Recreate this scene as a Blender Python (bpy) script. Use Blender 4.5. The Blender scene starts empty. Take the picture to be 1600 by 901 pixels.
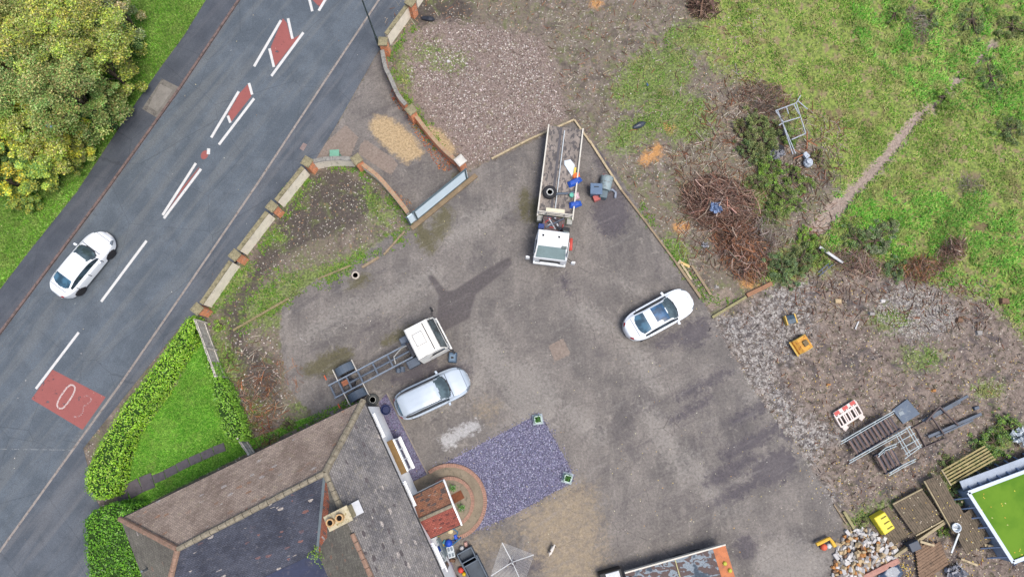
import bpy, math, random
import numpy as np
from mathutils import Vector, Matrix
random.seed(7); RNG = np.random.default_rng(11)
SC = bpy.context.scene; COL = SC.collection
# ------------------------------------------------------------------ camera
H = 42.0; TILT = math.radians(10.0); F = 1066.7
cam = bpy.data.cameras.new('camera'); cam.lens = 24.0; cam.sensor_width = 36.0; cam.clip_end = 2000
co = bpy.data.objects.new('camera', cam); COL.objects.link(co)
co.location = (0, 0, H); co.rotation_euler = (TILT, 0, 0); SC.camera = co
# ------------------------------------------------------------------ light
SUN_EL, SUN_AZ = math.radians(70), math.radians(125)
w = bpy.data.worlds.new('World'); SC.world = w; w.use_nodes = True
nt = w.node_tree; bg = nt.nodes['Background']; sky = nt.nodes.new('ShaderNodeTexSky')
sky.sky_type = 'NISHITA'; sky.sun_disc = False; sky.sun_elevation = SUN_EL; sky.sun_rotation = SUN_AZ
sky.air_density = 1.0; sky.dust_density = 4.0; sky.ozone_density = 1.0
nt.links.new(sky.outputs[0], bg.inputs[0]); bg.inputs[1].default_value = 0.125
sl = bpy.data.lights.new('sun', 'SUN'); sl.energy = 1.9; sl.angle = math.radians(22); sl.color = (1, 0.95, 0.88)
so = bpy.data.objects.new('sun', sl); COL.objects.link(so)
sd_ = Vector((math.sin(SUN_AZ)*math.cos(SUN_EL), math.cos(SUN_AZ)*math.cos(SUN_EL), math.sin(SUN_EL)))
so.rotation_euler = sd_.to_track_quat('Z', 'Y').to_euler()
SC.view_settings.view_transform = 'Standard'; SC.view_settings.look = 'None'
SC.view_settings.exposure = 0.72; SC.view_settings.gamma = 1.0
# ------------------------------------------------------------------ pixel <-> place
def at(u, v, z=0.0):
    x = (u-800)/F; y = (450.5-v)/F
    dy = y*math.cos(TILT)+math.sin(TILT); dz = y*math.sin(TILT)-math.cos(TILT)
    t = (z-H)/dz
    return (x*t, dy*t)
def at3(u, v, z=0.0): return (*at(u, v, z), z)
def topx(X, Y, Z=0.0):
    Z = Z-H; c, s = math.cos(TILT), math.sin(TILT)
    yc = Y*c+Z*s; zc = -Y*s+Z*c
    return 800+F*X/(-zc), 450.5-F*yc/(-zc)
def poly(pts, z=0.0): return [at(u, v, z) for u, v in pts]
K = 1.5
def lin(c): return c/12.92 if c <= 0.04045 else ((c+0.055)/1.055)**2.4
def C(r, g, b, k=None): 
    k = K if k is None else k
    return tuple(min(0.92, lin(x/255)/k) for x in (r, g, b))
# ------------------------------------------------------------------ node helper
class NT:
    def __init__(s, name):
        s.m = bpy.data.materials.new(name); s.m.use_nodes = True; s.t = s.m.node_tree; s.n = s.t.nodes
        s.b = s.n['Principled BSDF']; s.out = s.n['Material Output']; s.geo = s.n.new('ShaderNodeNewGeometry')
        s.tc = s.n.new('ShaderNodeTexCoord')
    def L(s, a, b): s.t.links.new(a, b)
    def put(s, sock, v):
        if isinstance(v, bpy.types.NodeSocket): s.L(v, sock)
        elif isinstance(v, (tuple, list)) and len(v) == 3 and sock.type == 'RGBA': sock.default_value = (*v, 1)
        else: sock.default_value = v
    def pos(s): return s.geo.outputs['Position']
    def obj(s): return s.tc.outputs['Object']
    def uv(s): return s.tc.outputs['UV']
    def mapv(s, v, scale=(1, 1, 1), rot=0, loc=(0, 0, 0)):
        n = s.n.new('ShaderNodeMapping'); s.L(v, n.inputs[0]); n.inputs['Scale'].default_value = scale
        n.inputs['Rotation'].default_value = (0, 0, rot); n.inputs['Location'].default_value = loc; return n.outputs[0]
    def noise(s, v, scale, det=4, rough=0.6, dist=0):
        n = s.n.new('ShaderNodeTexNoise'); s.L(v, n.inputs['Vector']); n.inputs['Scale'].default_value = scale
        n.inputs['Detail'].default_value = det; n.inputs['Roughness'].default_value = rough
        n.inputs['Distortion'].default_value = dist; return n.outputs['Fac']
    def vor(s, v, scale, feat='F1', out='Color', rnd=1):
        n = s.n.new('ShaderNodeTexVoronoi'); s.L(v, n.inputs['Vector']); n.inputs['Scale'].default_value = scale
        n.feature = feat; n.inputs['Randomness'].default_value = rnd; return n.outputs[out]
    def sep(s, c, i=0):
        n = s.n.new('ShaderNodeSeparateColor'); s.L(c, n.inputs[0]); return n.outputs[i]
    def mth(s, op, a, b=0.0, c=None, clamp=False):
        n = s.n.new('ShaderNodeMath'); n.operation = op; n.use_clamp = clamp; s.put(n.inputs[0], a); s.put(n.inputs[1], b)
        if c is not None: s.put(n.inputs[2], c)
        return n.outputs[0]
    def step(s, v, lo, hi, a=0.0, b=1.0):
        n = s.n.new('ShaderNodeMapRange'); n.interpolation_type = 'SMOOTHSTEP'; s.put(n.inputs[0], v)
        n.inputs[1].default_value = lo; n.inputs[2].default_value = hi; n.inputs[3].default_value = a; n.inputs[4].default_value = b
        return n.outputs[0]
    def mix(s, f, a, b, mode='MIX'):
        n = s.n.new('ShaderNodeMix'); n.data_type = 'RGBA'; n.blend_type = mode
        s.put(n.inputs[0], f); s.put(n.inputs[6], a); s.put(n.inputs[7], b); return n.outputs[2]
    def attr(s, name, out='Fac'):
        n = s.n.new('ShaderNodeAttribute'); n.attribute_name = name; return n.outputs[out]
    def scale(s, col, f):
        n = s.n.new('ShaderNodeVectorMath'); n.operation = 'SCALE'; s.L(col, n.inputs[0]); s.put(n.inputs[3], f); return n.outputs[0]
    def bump(s, h, d=0.02, st=0.5):
        n = s.n.new('ShaderNodeBump'); n.inputs['Distance'].default_value = d; n.inputs['Strength'].default_value = st
        s.L(h, n.inputs['Height']); s.L(n.outputs[0], s.b.inputs['Normal'])
    def done(s, col, rough=0.85, metal=0.0, spec=0.35):
        s.put(s.b.inputs['Base Color'], col); s.put(s.b.inputs['Roughness'], rough)
        s.b.inputs['Metallic'].default_value = metal; s.b.inputs['Specular IOR Level'].default_value = spec
        return s.m
_mats = {}
def mat(name, col, rough=0.8, var=0.22, sc=2.0, metal=0.0, dirt=None, dirt_amt=0.5, coat=0.0, spec=0.35, stretch=None):
    if name in _mats: return _mats[name]
    t = NT(name); v = t.obj()
    if stretch: v = t.mapv(v, stretch)
    n1 = t.noise(v, sc, 5, 0.65); n2 = t.noise(v, sc*9, 3, 0.6)
    f = t.mth('ADD', t.mth('MULTIPLY', n1, 0.6), t.mth('MULTIPLY', n2, 0.4))
    f = t.step(f, 0.3, 0.7, 1-var, 1+var)
    base = t.n.new('ShaderNodeRGB'); base.outputs[0].default_value = (*col, 1)
    c = t.scale(base.outputs[0], f)
    if dirt:
        d = t.step(t.noise(v, sc*1.7, 6, 0.7, 0.4), 0.66-0.3*dirt_amt, 0.8-0.25*dirt_amt)
        c = t.mix(d, c, dirt)
    t.b.inputs['Coat Weight'].default_value = coat; t.b.inputs['Coat Roughness'].default_value = 0.08
    _mats[name] = t.done(c, rough, metal, spec); return _mats[name]
def glass(name='dark_glass', col=(0.012, 0.02, 0.028)):
    if name in _mats: return _mats[name]
    t = NT(name); t.b.inputs['Coat Weight'].default_value = 0.6
    c = t.mix(t.step(t.noise(t.obj(), 1.6, 2), .4, .65), col, tuple(x*2.6 for x in col))
    _mats[name] = t.done(c, 0.06, 0.0, 0.6); return _mats[name]
def vcol_mat(name, rough=0.8, trans=0.0, spec=0.3, grain=0.25):
    if name in _mats: return _mats[name]
    t = NT(name); f = t.step(t.noise(t.pos(), 30, 2), .3, .7, 1-grain, 1+grain)
    c = t.scale(t.attr('col', 'Color'), f); _mats[name] = t.done(c, rough, 0, spec)
    if trans:
        tr = t.n.new('ShaderNodeBsdfTranslucent'); t.L(c, tr.inputs[0]); mx = t.n.new('ShaderNodeMixShader'); mx.inputs[0].default_value = trans
        t.L(t.b.outputs[0], mx.inputs[1]); t.L(tr.outputs[0], mx.inputs[2]); t.L(mx.outputs[0], t.out.inputs[0])
    return _mats[name]
# ------------------------------------------------------------------ things
def tag(o, label=None, cat=None, group=None, kind=None):
    if label: o['label'] = label; o['kind'] = kind or 'thing'
    if cat: o['category'] = cat
    if group: o['group'] = group
    if kind: o['kind'] = kind
    return o
def thing(name, label, cat, loc=(0, 0, 0), rz=0.0, group=None):
    o = bpy.data.objects.new(name, None); COL.objects.link(o); o.empty_display_size = 0.2
    o.location = loc; o.rotation_euler = (0, 0, rz); return tag(o, label, cat, group)
def copy_tree(o, parent=None):
    c = o.copy(); COL.objects.link(c); c.parent = parent
    for ch in list(o.children): copy_tree(ch, c)
    return c
class MB:
    def __init__(s): s.v = []; s.f = []
    def add(s, vs, fs):
        b = len(s.v); s.v += [tuple(p) for p in vs]; s.f += [tuple(b+i for i in f) for f in fs]; return s
    def box(s, c, d, rz=0.0, ry=0.0, rx=0.0, taper=1.0):
        R = Matrix.Rotation(rz, 3, 'Z') @ Matrix.Rotation(ry, 3, 'Y') @ Matrix.Rotation(rx, 3, 'X'); vs = []
        for sz in (-1, 1):
            k = taper if sz > 0 else 1
            for sx, sy in ((-1, -1), (1, -1), (1, 1), (-1, 1)):
                vs.append(Vector(c)+R @ Vector((sx*d[0]/2*k, sy*d[1]/2*k, sz*d[2]/2)))
        return s.add(vs, [(3, 2, 1, 0), (4, 5, 6, 7), (0, 1, 5, 4), (1, 2, 6, 5), (2, 3, 7, 6), (3, 0, 4, 7)])
    def prism(s, pts, z0, z1, top=None):
        n = len(pts); A = sum(pts[i][0]*pts[(i+1) % n][1]-pts[(i+1) % n][0]*pts[i][1] for i in range(n))
        if A < 0: pts = pts[::-1]; top = top[::-1] if top else None
        top = top or pts
        return s.add([(x, y, z0) for x, y in pts]+[(x, y, z1) for x, y in top],
                     [tuple(range(n-1, -1, -1)), tuple(range(n, 2*n))]+[(i, (i+1) % n, n+(i+1) % n, n+i) for i in range(n)])
    def sheet(s, pts, z):
        n = len(pts); A = sum(pts[i][0]*pts[(i+1) % n][1]-pts[(i+1) % n][0]*pts[i][1] for i in range(n))
        if A < 0: pts = pts[::-1]
        return s.add([(x, y, z) for x, y in pts], [tuple(range(n))])
    def slab(s, P, th):
        P = [Vector(p) for p in P]; n = (P[1]-P[0]).cross(P[2]-P[0]).normalized()
        if n.z < 0: P = P[::-1]; n = -n
        m = len(P); return s.add([p-n*th for p in P]+P, [tuple(range(m-1, -1, -1)), tuple(range(m, 2*m))]+[(i, (i+1) % m, m+(i+1) % m, m+i) for i in range(m)])
    def beam(s, a, b, w, h):
        a = Vector(a); b = Vector(b); d = b-a; L = d.length; yaw = math.atan2(d.y, d.x); pit = -math.asin(max(-1, min(1, d.z/L)))
        return s.box((a+b)/2, (L, w, h), yaw, pit)
    def tube(s, pts, r, n=6, r1=None, cap=True):
        pts = [Vector(p) for p in pts]; m = len(pts); base = len(s.v); vs = []
        for i, p in enumerate(pts):
            d = (pts[min(i+1, m-1)]-pts[max(i-1, 0)]).normalized()
            a = d.cross(Vector((0, 0, 1))); a = Vector((1, 0, 0)) if a.length < 1e-3 else a.normalized(); b = d.cross(a)
            rr = r if r1 is None else r+(r1-r)*i/(m-1)
            for k in range(n):
                t = 2*math.pi*k/n; vs.append(p+a*(rr*math.cos(t))+b*(rr*math.sin(t)))
        fs = [(i*n+k, i*n+(k+1) % n, (i+1)*n+(k+1) % n, (i+1)*n+k) for i in range(m-1) for k in range(n)]
        if cap: fs += [tuple(range(n-1, -1, -1)), tuple((m-1)*n+k for k in range(n))]
        return s.add(vs, fs)
    def lathe(s, c, prof, n=20, axis='z'):
        vs = []; m = len(prof)
        for r, h in prof:
            for k in range(n):
                t = 2*math.pi*k/n; x, y = r*math.cos(t), r*math.sin(t)
                vs.append((c[0]+x, c[1]+y, c[2]+h) if axis == 'z' else ((c[0]+x, c[1]+h, c[2]+y) if axis == 'y' else (c[0]+h, c[1]+x, c[2]+y)))
        fs = [(i*n+k, i*n+(k+1) % n, (i+1)*n+(k+1) % n, (i+1)*n+k) for i in range(m-1) for k in range(n)]
        if prof[0][0] > 1e-4: fs.append(tuple(range(n-1, -1, -1)))
        if prof[-1][0] > 1e-4: fs.append(tuple((m-1)*n+k for k in range(n)))
        return s.add(vs, fs)
    def build(s, name, m, parent=None, bevel=0.0, smooth=False, label=None):
        me = bpy.data.meshes.new(name); me.from_pydata(s.v, [], s.f); me.validate(); me.materials.append(m)
        if smooth: me.polygons.foreach_set('use_smooth', [True]*len(me.polygons))
        o = bpy.data.objects.new(name, me); COL.objects.link(o)
        if parent: o.parent = parent
        if bevel:
            b = o.modifiers.new('bevel', 'BEVEL'); b.width = bevel; b.segments = 2; b.limit_method = 'ANGLE'
        if label: o['label'] = label; o['kind'] = kind or 'thing'
        return o
def npmesh(name, V, Fc, m, col=None, parent=None, smooth=False, attrs=None):
    """V (n,3), Fc (f,k) all the same arity."""
    me = bpy.data.meshes.new(name); V = np.asarray(V, np.float32); Fc = np.asarray(Fc, np.int32); k = Fc.shape[1]
    me.vertices.add(len(V)); me.vertices.foreach_set('co', V.ravel())
    me.loops.add(Fc.size); me.loops.foreach_set('vertex_index', Fc.ravel())
    me.polygons.add(len(Fc)); me.polygons.foreach_set('loop_start', np.arange(0, Fc.size, k, dtype=np.int32))
    me.polygons.foreach_set('use_smooth', np.full(len(Fc), smooth)); me.update(calc_edges=True)
    if col is not None:
        a = me.color_attributes.new('col', 'FLOAT_COLOR', 'POINT'); c4 = np.ones((len(V), 4), np.float32); c4[:, :3] = col; a.data.foreach_set('color', c4.ravel())
    for kx, vx in (attrs or {}).items():
        a = me.attributes.new(kx, 'FLOAT', 'POINT'); a.data.foreach_set('value', np.asarray(vx, np.float32))
    me.materials.append(m); o = bpy.data.objects.new(name, me); COL.objects.link(o)
    if parent: o.parent = parent
    return o
# ------------------------------------------------------------------ numpy helpers
def vnoise(x, y, scale, seed=0, octv=3):
    out = np.zeros_like(x, dtype=np.float64); amp = 1; tot = 0
    for o in range(octv):
        g = np.random.default_rng(seed*31+o).random((257, 257)); X = x*scale*2**o+1000.3*(o+1); Y = y*scale*2**o+700.7*(o+1)
        xi = np.floor(X).astype(int); yi = np.floor(Y).astype(int); fx = X-xi; fy = Y-yi; fx = fx*fx*(3-2*fx); fy = fy*fy*(3-2*fy)
        a = g[xi % 257, yi % 257]; b = g[(xi+1) % 257, yi % 257]; c = g[xi % 257, (yi+1) % 257]; d = g[(xi+1) % 257, (yi+1) % 257]
        out += amp*((a*(1-fx)+b*fx)*(1-fy)+(c*(1-fx)+d*fx)*fy); tot += amp; amp *= 0.5
    return out/tot
def sdf(P, U, V):
    """signed distance in photo pixels, positive inside polygon P."""
    P = np.asarray(P, float); n = len(P); d = np.full(U.shape, 1e9); ins = np.zeros(U.shape, bool)
    for i in range(n):
        ax, ay = P[i]; bx, by = P[(i+1) % n]; ex, ey = bx-ax, by-ay; wx, wy = U-ax, V-ay
        t = np.clip((wx*ex+wy*ey)/(ex*ex+ey*ey+1e-9), 0, 1); d = np.minimum(d, (wx-ex*t)**2+(wy-ey*t)**2)
        ins ^= ((ay > V) != (by > V)) & (U < ex*(V-ay)/(ey if abs(ey) > 1e-9 else 1e-9)+ax)
    return np.where(ins, 1, -1)*np.sqrt(d)
def ell(cx, cy, rx, ry=None, a=0, n=14):
    ry = ry or rx; a = math.radians(a)
    return [(cx+rx*math.cos(t)*math.cos(a)-ry*math.sin(t)*math.sin(a), cy+rx*math.cos(t)*math.sin(a)+ry*math.sin(t)*math.cos(a)) for t in [2*math.pi*i/n for i in range(n)]]
def sdm(polys, U, V, lim=60):
    out = np.full(U.shape, -float(lim))
    for P in polys:
        A = np.asarray(P); x0, y0 = A.min(0)-lim; x1, y1 = A.max(0)+lim; m = (U > x0) & (U < x1) & (V > y0) & (V < y1)
        if m.any(): out[m] = np.maximum(out[m], sdf(P, U[m], V[m]))
    return np.clip(out, -lim, lim)
def pts_in(polys, dens, z=0.0, jit=0):
    """random places (photo polygons projected at height z), dens per square metre."""
    out = []
    for P in polys:
        W = np.array(poly(P, z)); x0, y0 = W.min(0); x1, y1 = W.max(0); n = int((x1-x0)*(y1-y0)*dens)
        q = np.column_stack([RNG.uniform(x0, x1, n), RNG.uniform(y0, y1, n)]); out.append(q[sdf(W, q[:, 0], q[:, 1]) > 0])
    return np.vstack(out)
def leaves(name, P, size, colr, m, up=0.6, parent=None, aspect=0.6, nrm=None):
    n = len(P); N = RNG.normal(size=(n, 3)); N[:, 2] = np.abs(N[:, 2])+up*2
    if nrm is not None: N = N*0.6+nrm*1.6
    N /= np.linalg.norm(N, axis=1)[:, None]; R = RNG.normal(size=(n, 3)); T = np.cross(N, R); T /= np.linalg.norm(T, axis=1)[:, None]
    B = np.cross(N, T); s = (np.asarray(size)*np.ones(n))[:, None]; s2 = s*aspect
    V = np.stack([P-T*s*.5, P-B*s2*.5+T*s*.1, P+T*s*.5, P+B*s2*.5+T*s*.1], 1).reshape(-1, 3)
    return npmesh(name, V, np.arange(4*n).reshape(n, 4), m, np.repeat(colr, 4, 0), parent)
def blades(name, P, ln, wd, colr, m, parent=None, lean=0.7):
    n = len(P); a = RNG.uniform(0, 2*np.pi, n); l = ln*RNG.uniform(.5, 1.3, n); le = lean*RNG.uniform(.5, 1.2, n)
    D = np.column_stack([np.cos(a)*le, np.sin(a)*le, np.ones(n)*0.7]); D /= np.linalg.norm(D, axis=1)[:, None]; D *= l[:, None]
    Sx = np.column_stack([-np.sin(a), np.cos(a), np.zeros(n)])*(wd*RNG.uniform(.6, 1.4, n))[:, None]
    V = np.stack([P-Sx, P+Sx, P+D*0.6+Sx*.8, P+D+[0, 0, -.02]], 1).reshape(-1, 3)
    return npmesh(name, V, np.arange(4*n).reshape(n, 4), m, np.repeat(colr, 4, 0), parent)
def stones(name, P, size, colr, m, parent=None, flat=0.6):
    n = len(P); s = (np.asarray(size)*np.ones(n))[:, None]; a = RNG.uniform(0, 2*np.pi, n); asp = RNG.uniform(.5, 1, n)
    q = np.array([(-1, -1), (1, -1), (1, 1), (-1, 1)])*.5; V = []
    for lvl in (0, 1):
        for (x, y) in q:
            k = (RNG.uniform(.55, .85, n) if lvl else RNG.uniform(.85, 1.15, n)); X = x*k; Y = y*k*asp
            V.append(np.column_stack([X*np.cos(a)-Y*np.sin(a), X*np.sin(a)+Y*np.cos(a), np.full(n, -0.15 if not lvl else 0)+(RNG.uniform(.6, 1.2, n)*flat*.6 if lvl else 0)]))
    V = np.stack(V, 1)*s[:, :, None]+P[:, None, :]
    f = np.array([(4, 5, 6, 7), (0, 1, 5, 4), (1, 2, 6, 5), (2, 3, 7, 6), (3, 0, 4, 7)]); Fc = (np.arange(n)*8)[:, None, None]+f[None]
    return npmesh(name, V.reshape(-1, 3), Fc.reshape(-1, 4), m, np.repeat(colr, 8, 0), parent)
def pal(cols, n, jit=0.18, w=None):
    A = np.array(cols); i = RNG.choice(len(A), n, p=w); return np.clip(A[i]*RNG.uniform(1-jit, 1+jit, (n, 1))*RNG.uniform(.94, 1.06, (n, 3)), 0, .95)
# ================================================================== REGIONS (traced on the photograph, laid on the ground)
YARD = [(655,352),(600,372),(562,402),(500,433),(440,480),(437,522),(446,600),(480,640),(560,1000),(1345,1000),(1325,850),(1312,800),(1245,700),(1172,603),(1118,505),(1095,465),(1060,415),(1000,325),(930,225),(895,190),(765,252),(732,268)]
APRON = [(494,250),(523,200),(587,87),(606,82),(620,150),(650,195),(720,258),(650,352),(610,300),(590,275),(560,250),(520,246)]
GRAVEL = [(628,78),(650,45),(690,32),(760,40),(826,55),(848,62),(868,100),(880,150),(884,186),(765,250),(735,262),(700,220),(650,160),(625,110)]
FIELD = [(1120,-60),(1720,-60),(1720,560),(1600,520),(1540,462),(1470,440),(1400,425),(1300,400),(1262,372),(1310,320),(1300,240),(1240,190),(1190,130),(1120,110),(1080,60)]
FIELD2 = [(1180,440),(1200,395),(1260,375),(1320,395),(1300,420),(1210,445)]
BEDGREEN = [(380,480),(440,430),(545,400),(620,365),(650,352),(600,400),(500,445),(440,478),(425,505),(380,505)]
WEEDS = [ell(985,210,40,22,-30), ell(1020,120,70,40,-30), ell(1072,60,36,22), ell(1060,395,26,16,60), ell(880,340,14,10), ell(1060,180,60,40,20),
         ell(1180,320,60,40), ell(360,450,14,40,40), ell(430,370,18,12), ell(350,560,18,40,-20), ell(300,700,4), ell(400,640,14,10), ell(1500,740,70,16,-30),
         ell(1560,690,45,18,-30), ell(665,80,22,14), ell(632,110,8,30,-10), ell(590,325,12,36,-36), ell(425,500,20,12,-20), ell(470,640,10,6), ell(1545,610,20,12), ell(1360,800,40,10,-30),
         ell(1440,560,30,16), ell(1390,500,30,14), ell(700,95,30,14), ell(455,300,30,14,-40)]
LAWN = [(312,520),(345,600),(382,690),(560,620),(203,800),(185,770),(193,763),(213,687),(240,650),(277,600)]
PATHS = [(180,765),(222,742),(262,732),(300,712),(345,694),(356,701),(310,722),(262,748),(215,782),(190,800)]
VERGE = [(335,-80),(322,0),(287,57),(253,103),(213,160),(120,300),(50,387),(0,452),(-160,700),(-260,700),(-260,-80)]
RUBBLE = [(1100,505),(1190,455),(1290,400),(1320,400),(1400,425),(1470,440),(1540,465),(1600,525),(1720,560),(1720,1000),(1345,1000),(1325,850),(1312,800),(1245,700),(1172,603)]
PALE = [[(1110,500),(1165,490),(1215,440),(1262,440),(1262,480),(1215,520),(1215,600),(1250,650),(1330,670),(1290,700),(1260,740),(1310,770),(1300,795),(1245,700),(1172,603)], ell(1430,488,62,38,8), ell(1240,505,30,60,10)]
SAND = [[(577,192),(585,182),(606,182),(630,197),(652,221),(662,240),(652,248),(636,255),(620,245),(598,226),(582,208)], [(665,195),(690,205),(712,232),(705,240),(690,232),(668,210)]]
TAN = [[(805,806),(895,752),(925,768),(940,830),(945,950),(850,950),(846,880),(820,840)], ell(760,850,30,10,-20), ell(760,640,10,4)]
ORANGE = [ell(1018,243,17,9,-25), ell(1008,250,9,6), ell(1028,232,8,7), ell(932,5,10,6), ell(1064,354,12,8), ell(1170,440,14,10), ell(1046,202,8,4,20)]
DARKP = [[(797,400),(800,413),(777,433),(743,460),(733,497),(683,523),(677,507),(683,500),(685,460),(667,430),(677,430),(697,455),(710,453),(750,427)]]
WET = [[(873,434),(884,431),(890,440),(887,450),(893,458),(889,461),(880,450)], ell(1140,735,50,12,-28), ell(1175,690,60,12,-28), ell(1080,640,40,7,-28), ell(1180,640,50,8,-28), ell(1100,600,50,8,-28), ell(1210,730,40,26,-28),
       ell(1150,770,50,10,-28), ell(1165,855,16,20), ell(1045,530,26,10,-25), ell(700,590,40,20,-25), ell(955,330,30,40), ell(1240,660,30,30), ell(960,240,35,30,60), ell(650,580,40,14,-25), ell(820,880,40,14), ell(1085,520,30,20,-28)]
MOSS = [ell(500,570,30,12,-25), ell(520,565,36,16,-30), ell(665,372,26,14,60), ell(690,350,14,30,20), ell(840,330,14,22), ell(460,655,30,8,-25), ell(820,320,10,26), ell(770,710,8,16,-20), ell(470,670,28,8,-25), ell(560,440,20,8,-30), ell(630,520,40,8,-25), ell(1480,700,70,10,-30)]
SPILL = [[(687,683),(703,675),(718,666),(744,656),(752,666),(738,677),(715,686),(705,701),(689,692)]]
CHALK = [ell(700,610,70,30,-25), ell(770,560,60,20,60), ell(1000,560,14,60,-30), ell(1040,690,14,70,-30), ell(930,500,30,10,30), ell(985,450,24,4,30), ell(910,660,40,12,40), ell(1100,750,12,60,-35), ell(520,500,60,12,-30), ell(620,460,80,12,-30), ell(740,350,60,14,-30), ell(830,620,40,60,-25), ell(1240,880,60,40), ell(1190,610,26,10,-28)]
SLATE = [[(666,739),(838,648),(848,653),(893,735),(896,751),(805,802),(720,838),(700,830)], [(592,628),(605,614),(668,738),(672,752),(705,800),(690,830),(730,960),(690,960),(600,690)]]
SLABS = [[(563,226),(571,218),(614,247),(622,257),(611,274),(600,267),(560,240)], [(857,540),(880,528),(892,553),(867,565)], [(480,250),(540,195),(560,215),(545,250)], [(1098,470),(1135,448),(1150,462),(1112,485)]]
DARKSOIL = [[(345,480),(380,440),(440,330),(480,275),(520,265),(600,300),(560,350),(440,400),(400,450),(380,540),(430,560),(440,640),(380,640)], ell(1300,82,30,18,20), ell(1210,155,40,26), ell(690,20,50,30), ell(1290,430,60,16,10), ell(1550,640,40,14,-40), ell(1350,40,6), ell(1305,270,26,20)]
TRACK = [(1256,364),(1287,325),(1331,287),(1366,250),(1398,211),(1430,177),(1447,160),(1457,167),(1441,191),(1407,233),(1373,276),(1347,300),(1306,347),(1277,378)]
TRACK2 = [[(1452,170),(1464,152),(1478,136),(1496,112),(1508,120),(1490,146),(1474,162),(1462,178)], [(1515,104),(1545,66),(1562,58),(1556,74),(1528,108)]]
SOILBEDS = [(500,262),(600,290),(630,330),(600,372),(480,420),(420,440),(400,420),(440,340)]
ROADP = [(372,0),(280,137),(247,183),(163,300),(0,518),(-220,812),(-330,960),(-150,1060),(0,860),(113,703),(187,601),(295,444),(400,290),(510,123),(592,0),(660,-105),(440,-105)]
L_KERB = [(440,-105),(372,0),(280,137),(247,183),(163,300),(0,518),(-220,812),(-330,960)]
R_KERB = [(660,-105),(592,0),(510,123),(400,290),(295,444),(187,601),(113,703),(0,860),(-150,1060)]
L_PAVE = L_KERB+[(-420,940),(-300,790),(-60,530),(0,452),(50,387),(120,300),(213,160),(253,103),(287,57),(322,0),(390,-105)]
R_PAVE = R_KERB+[(260,1060),(215,900),(150,780),(130,700),(290,500),(310,490),(372,410),(430,330),(484,262),(494,248),(523,200),(587,87),(600,68),(640,5),(710,-105)]
# ------------------------------------------------------------------ ground sheet
xs = np.concatenate([[-260,-150,-90,-60], np.arange(-46, 46.01, 0.15), [60,90,150,260]]); ys = np.concatenate([[-260,-150,-80,-40], np.arange(-17, 36.01, 0.15), [45,70,120,260]])
GX, GY = np.meshgrid(xs, ys); c_, s_ = math.cos(TILT), math.sin(TILT)
def pxarr(X, Y, Z=0.0): 
    c_, s_ = math.cos(TILT), math.sin(TILT); Z = Z-H; zc = -Y*s_+Z*c_; zc = np.minimum(zc, -5); return 800+F*X/(-zc), 450.5-F*(Y*c_+Z*s_)/(-zc)
GU, GV = pxarr(GX, GY)
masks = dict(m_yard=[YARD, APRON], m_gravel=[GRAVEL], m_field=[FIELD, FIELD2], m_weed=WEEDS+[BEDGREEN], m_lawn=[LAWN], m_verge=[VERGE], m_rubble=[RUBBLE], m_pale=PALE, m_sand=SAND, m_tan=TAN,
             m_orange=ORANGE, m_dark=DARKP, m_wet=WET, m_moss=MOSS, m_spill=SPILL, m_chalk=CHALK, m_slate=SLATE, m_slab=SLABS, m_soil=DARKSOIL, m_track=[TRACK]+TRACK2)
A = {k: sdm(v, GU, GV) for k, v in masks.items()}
rough = np.clip((-np.maximum.reduce([A['m_yard'], A['m_lawn'], A['m_slate'], sdm([R_PAVE, L_PAVE, ROADP], GU, GV)]))/20, 0, 1)
core = (np.abs(GX) < 46.5) & (GY > -17.5) & (GY < 36.5)
GZ = (vnoise(GX, GY, 1.1, 5, 4)-.5)*0.16*rough+(vnoise(GX, GY, 5, 9, 2)-.5)*0.07*rough
GZ += (vnoise(GX, GY, .5, 3, 2)-.5)*0.02*(1-rough)+0.0
GZ += 0.35*np.clip(1-np.hypot((GU-1340)/75, (GV-868)/48), 0, 1)
GZ -= 0.12*np.clip((A['m_track']+2)/5, 0, 1)
rd = sdf(ROADP, GU, GV); GZ = np.where(sdm([R_PAVE, L_PAVE], GU, GV) > 0, np.minimum(GZ, 0.0), GZ); GZ = np.where(rd > -1.5, -0.32, GZ); GZ = np.where(core, GZ, np.where(rd > -1.5, -0.32, 0))
_gz = GZ
def ground_z(X, Y):
    ix = np.clip(np.searchsorted(xs, X)-1, 0, len(xs)-2); iy = np.clip(np.searchsorted(ys, Y)-1, 0, len(ys)-2)
    return _gz[iy, ix]*.5+_gz[iy+1, ix+1]*.5
nx, ny = len(xs), len(ys); idx = np.arange(nx*ny).reshape(ny, nx)
Fc = np.stack([idx[:-1, :-1], idx[:-1, 1:], idx[1:, 1:], idx[1:, :-1]], -1).reshape(-1, 4)
g = NT('ground_soil'); P_ = g.pos(); G = g
nA = g.noise(P_, .35, 5, .6); nB = g.noise(P_, 1.6, 5, .65, .3); nC = g.noise(P_, 7, 4, .6); nD = g.noise(P_, 28, 3, .6); nF = g.noise(P_, 3.5, 6, .7, .6)
vC = g.vor(P_, 16); vR = g.sep(vC, 0); vG = g.sep(vC, 1); v2 = g.vor(P_, 30); v2R = g.sep(v2, 0); v2d = g.vor(P_, 30, out='Distance')
def edge(name, e=3.0, amp=26, nn=None, shift=0):
    d = g.mth('ADD', g.attr(name), g.mth('MULTIPLY', g.mth('SUBTRACT', nn or nB, .5), amp))
    return g.step(d, -e+shift, e+shift)
grain = g.step(g.mth('ADD', g.mth('MULTIPLY', nC, .5), g.mth('MULTIPLY', nD, .5)), .3, .7, .68, 1.32)
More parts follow.
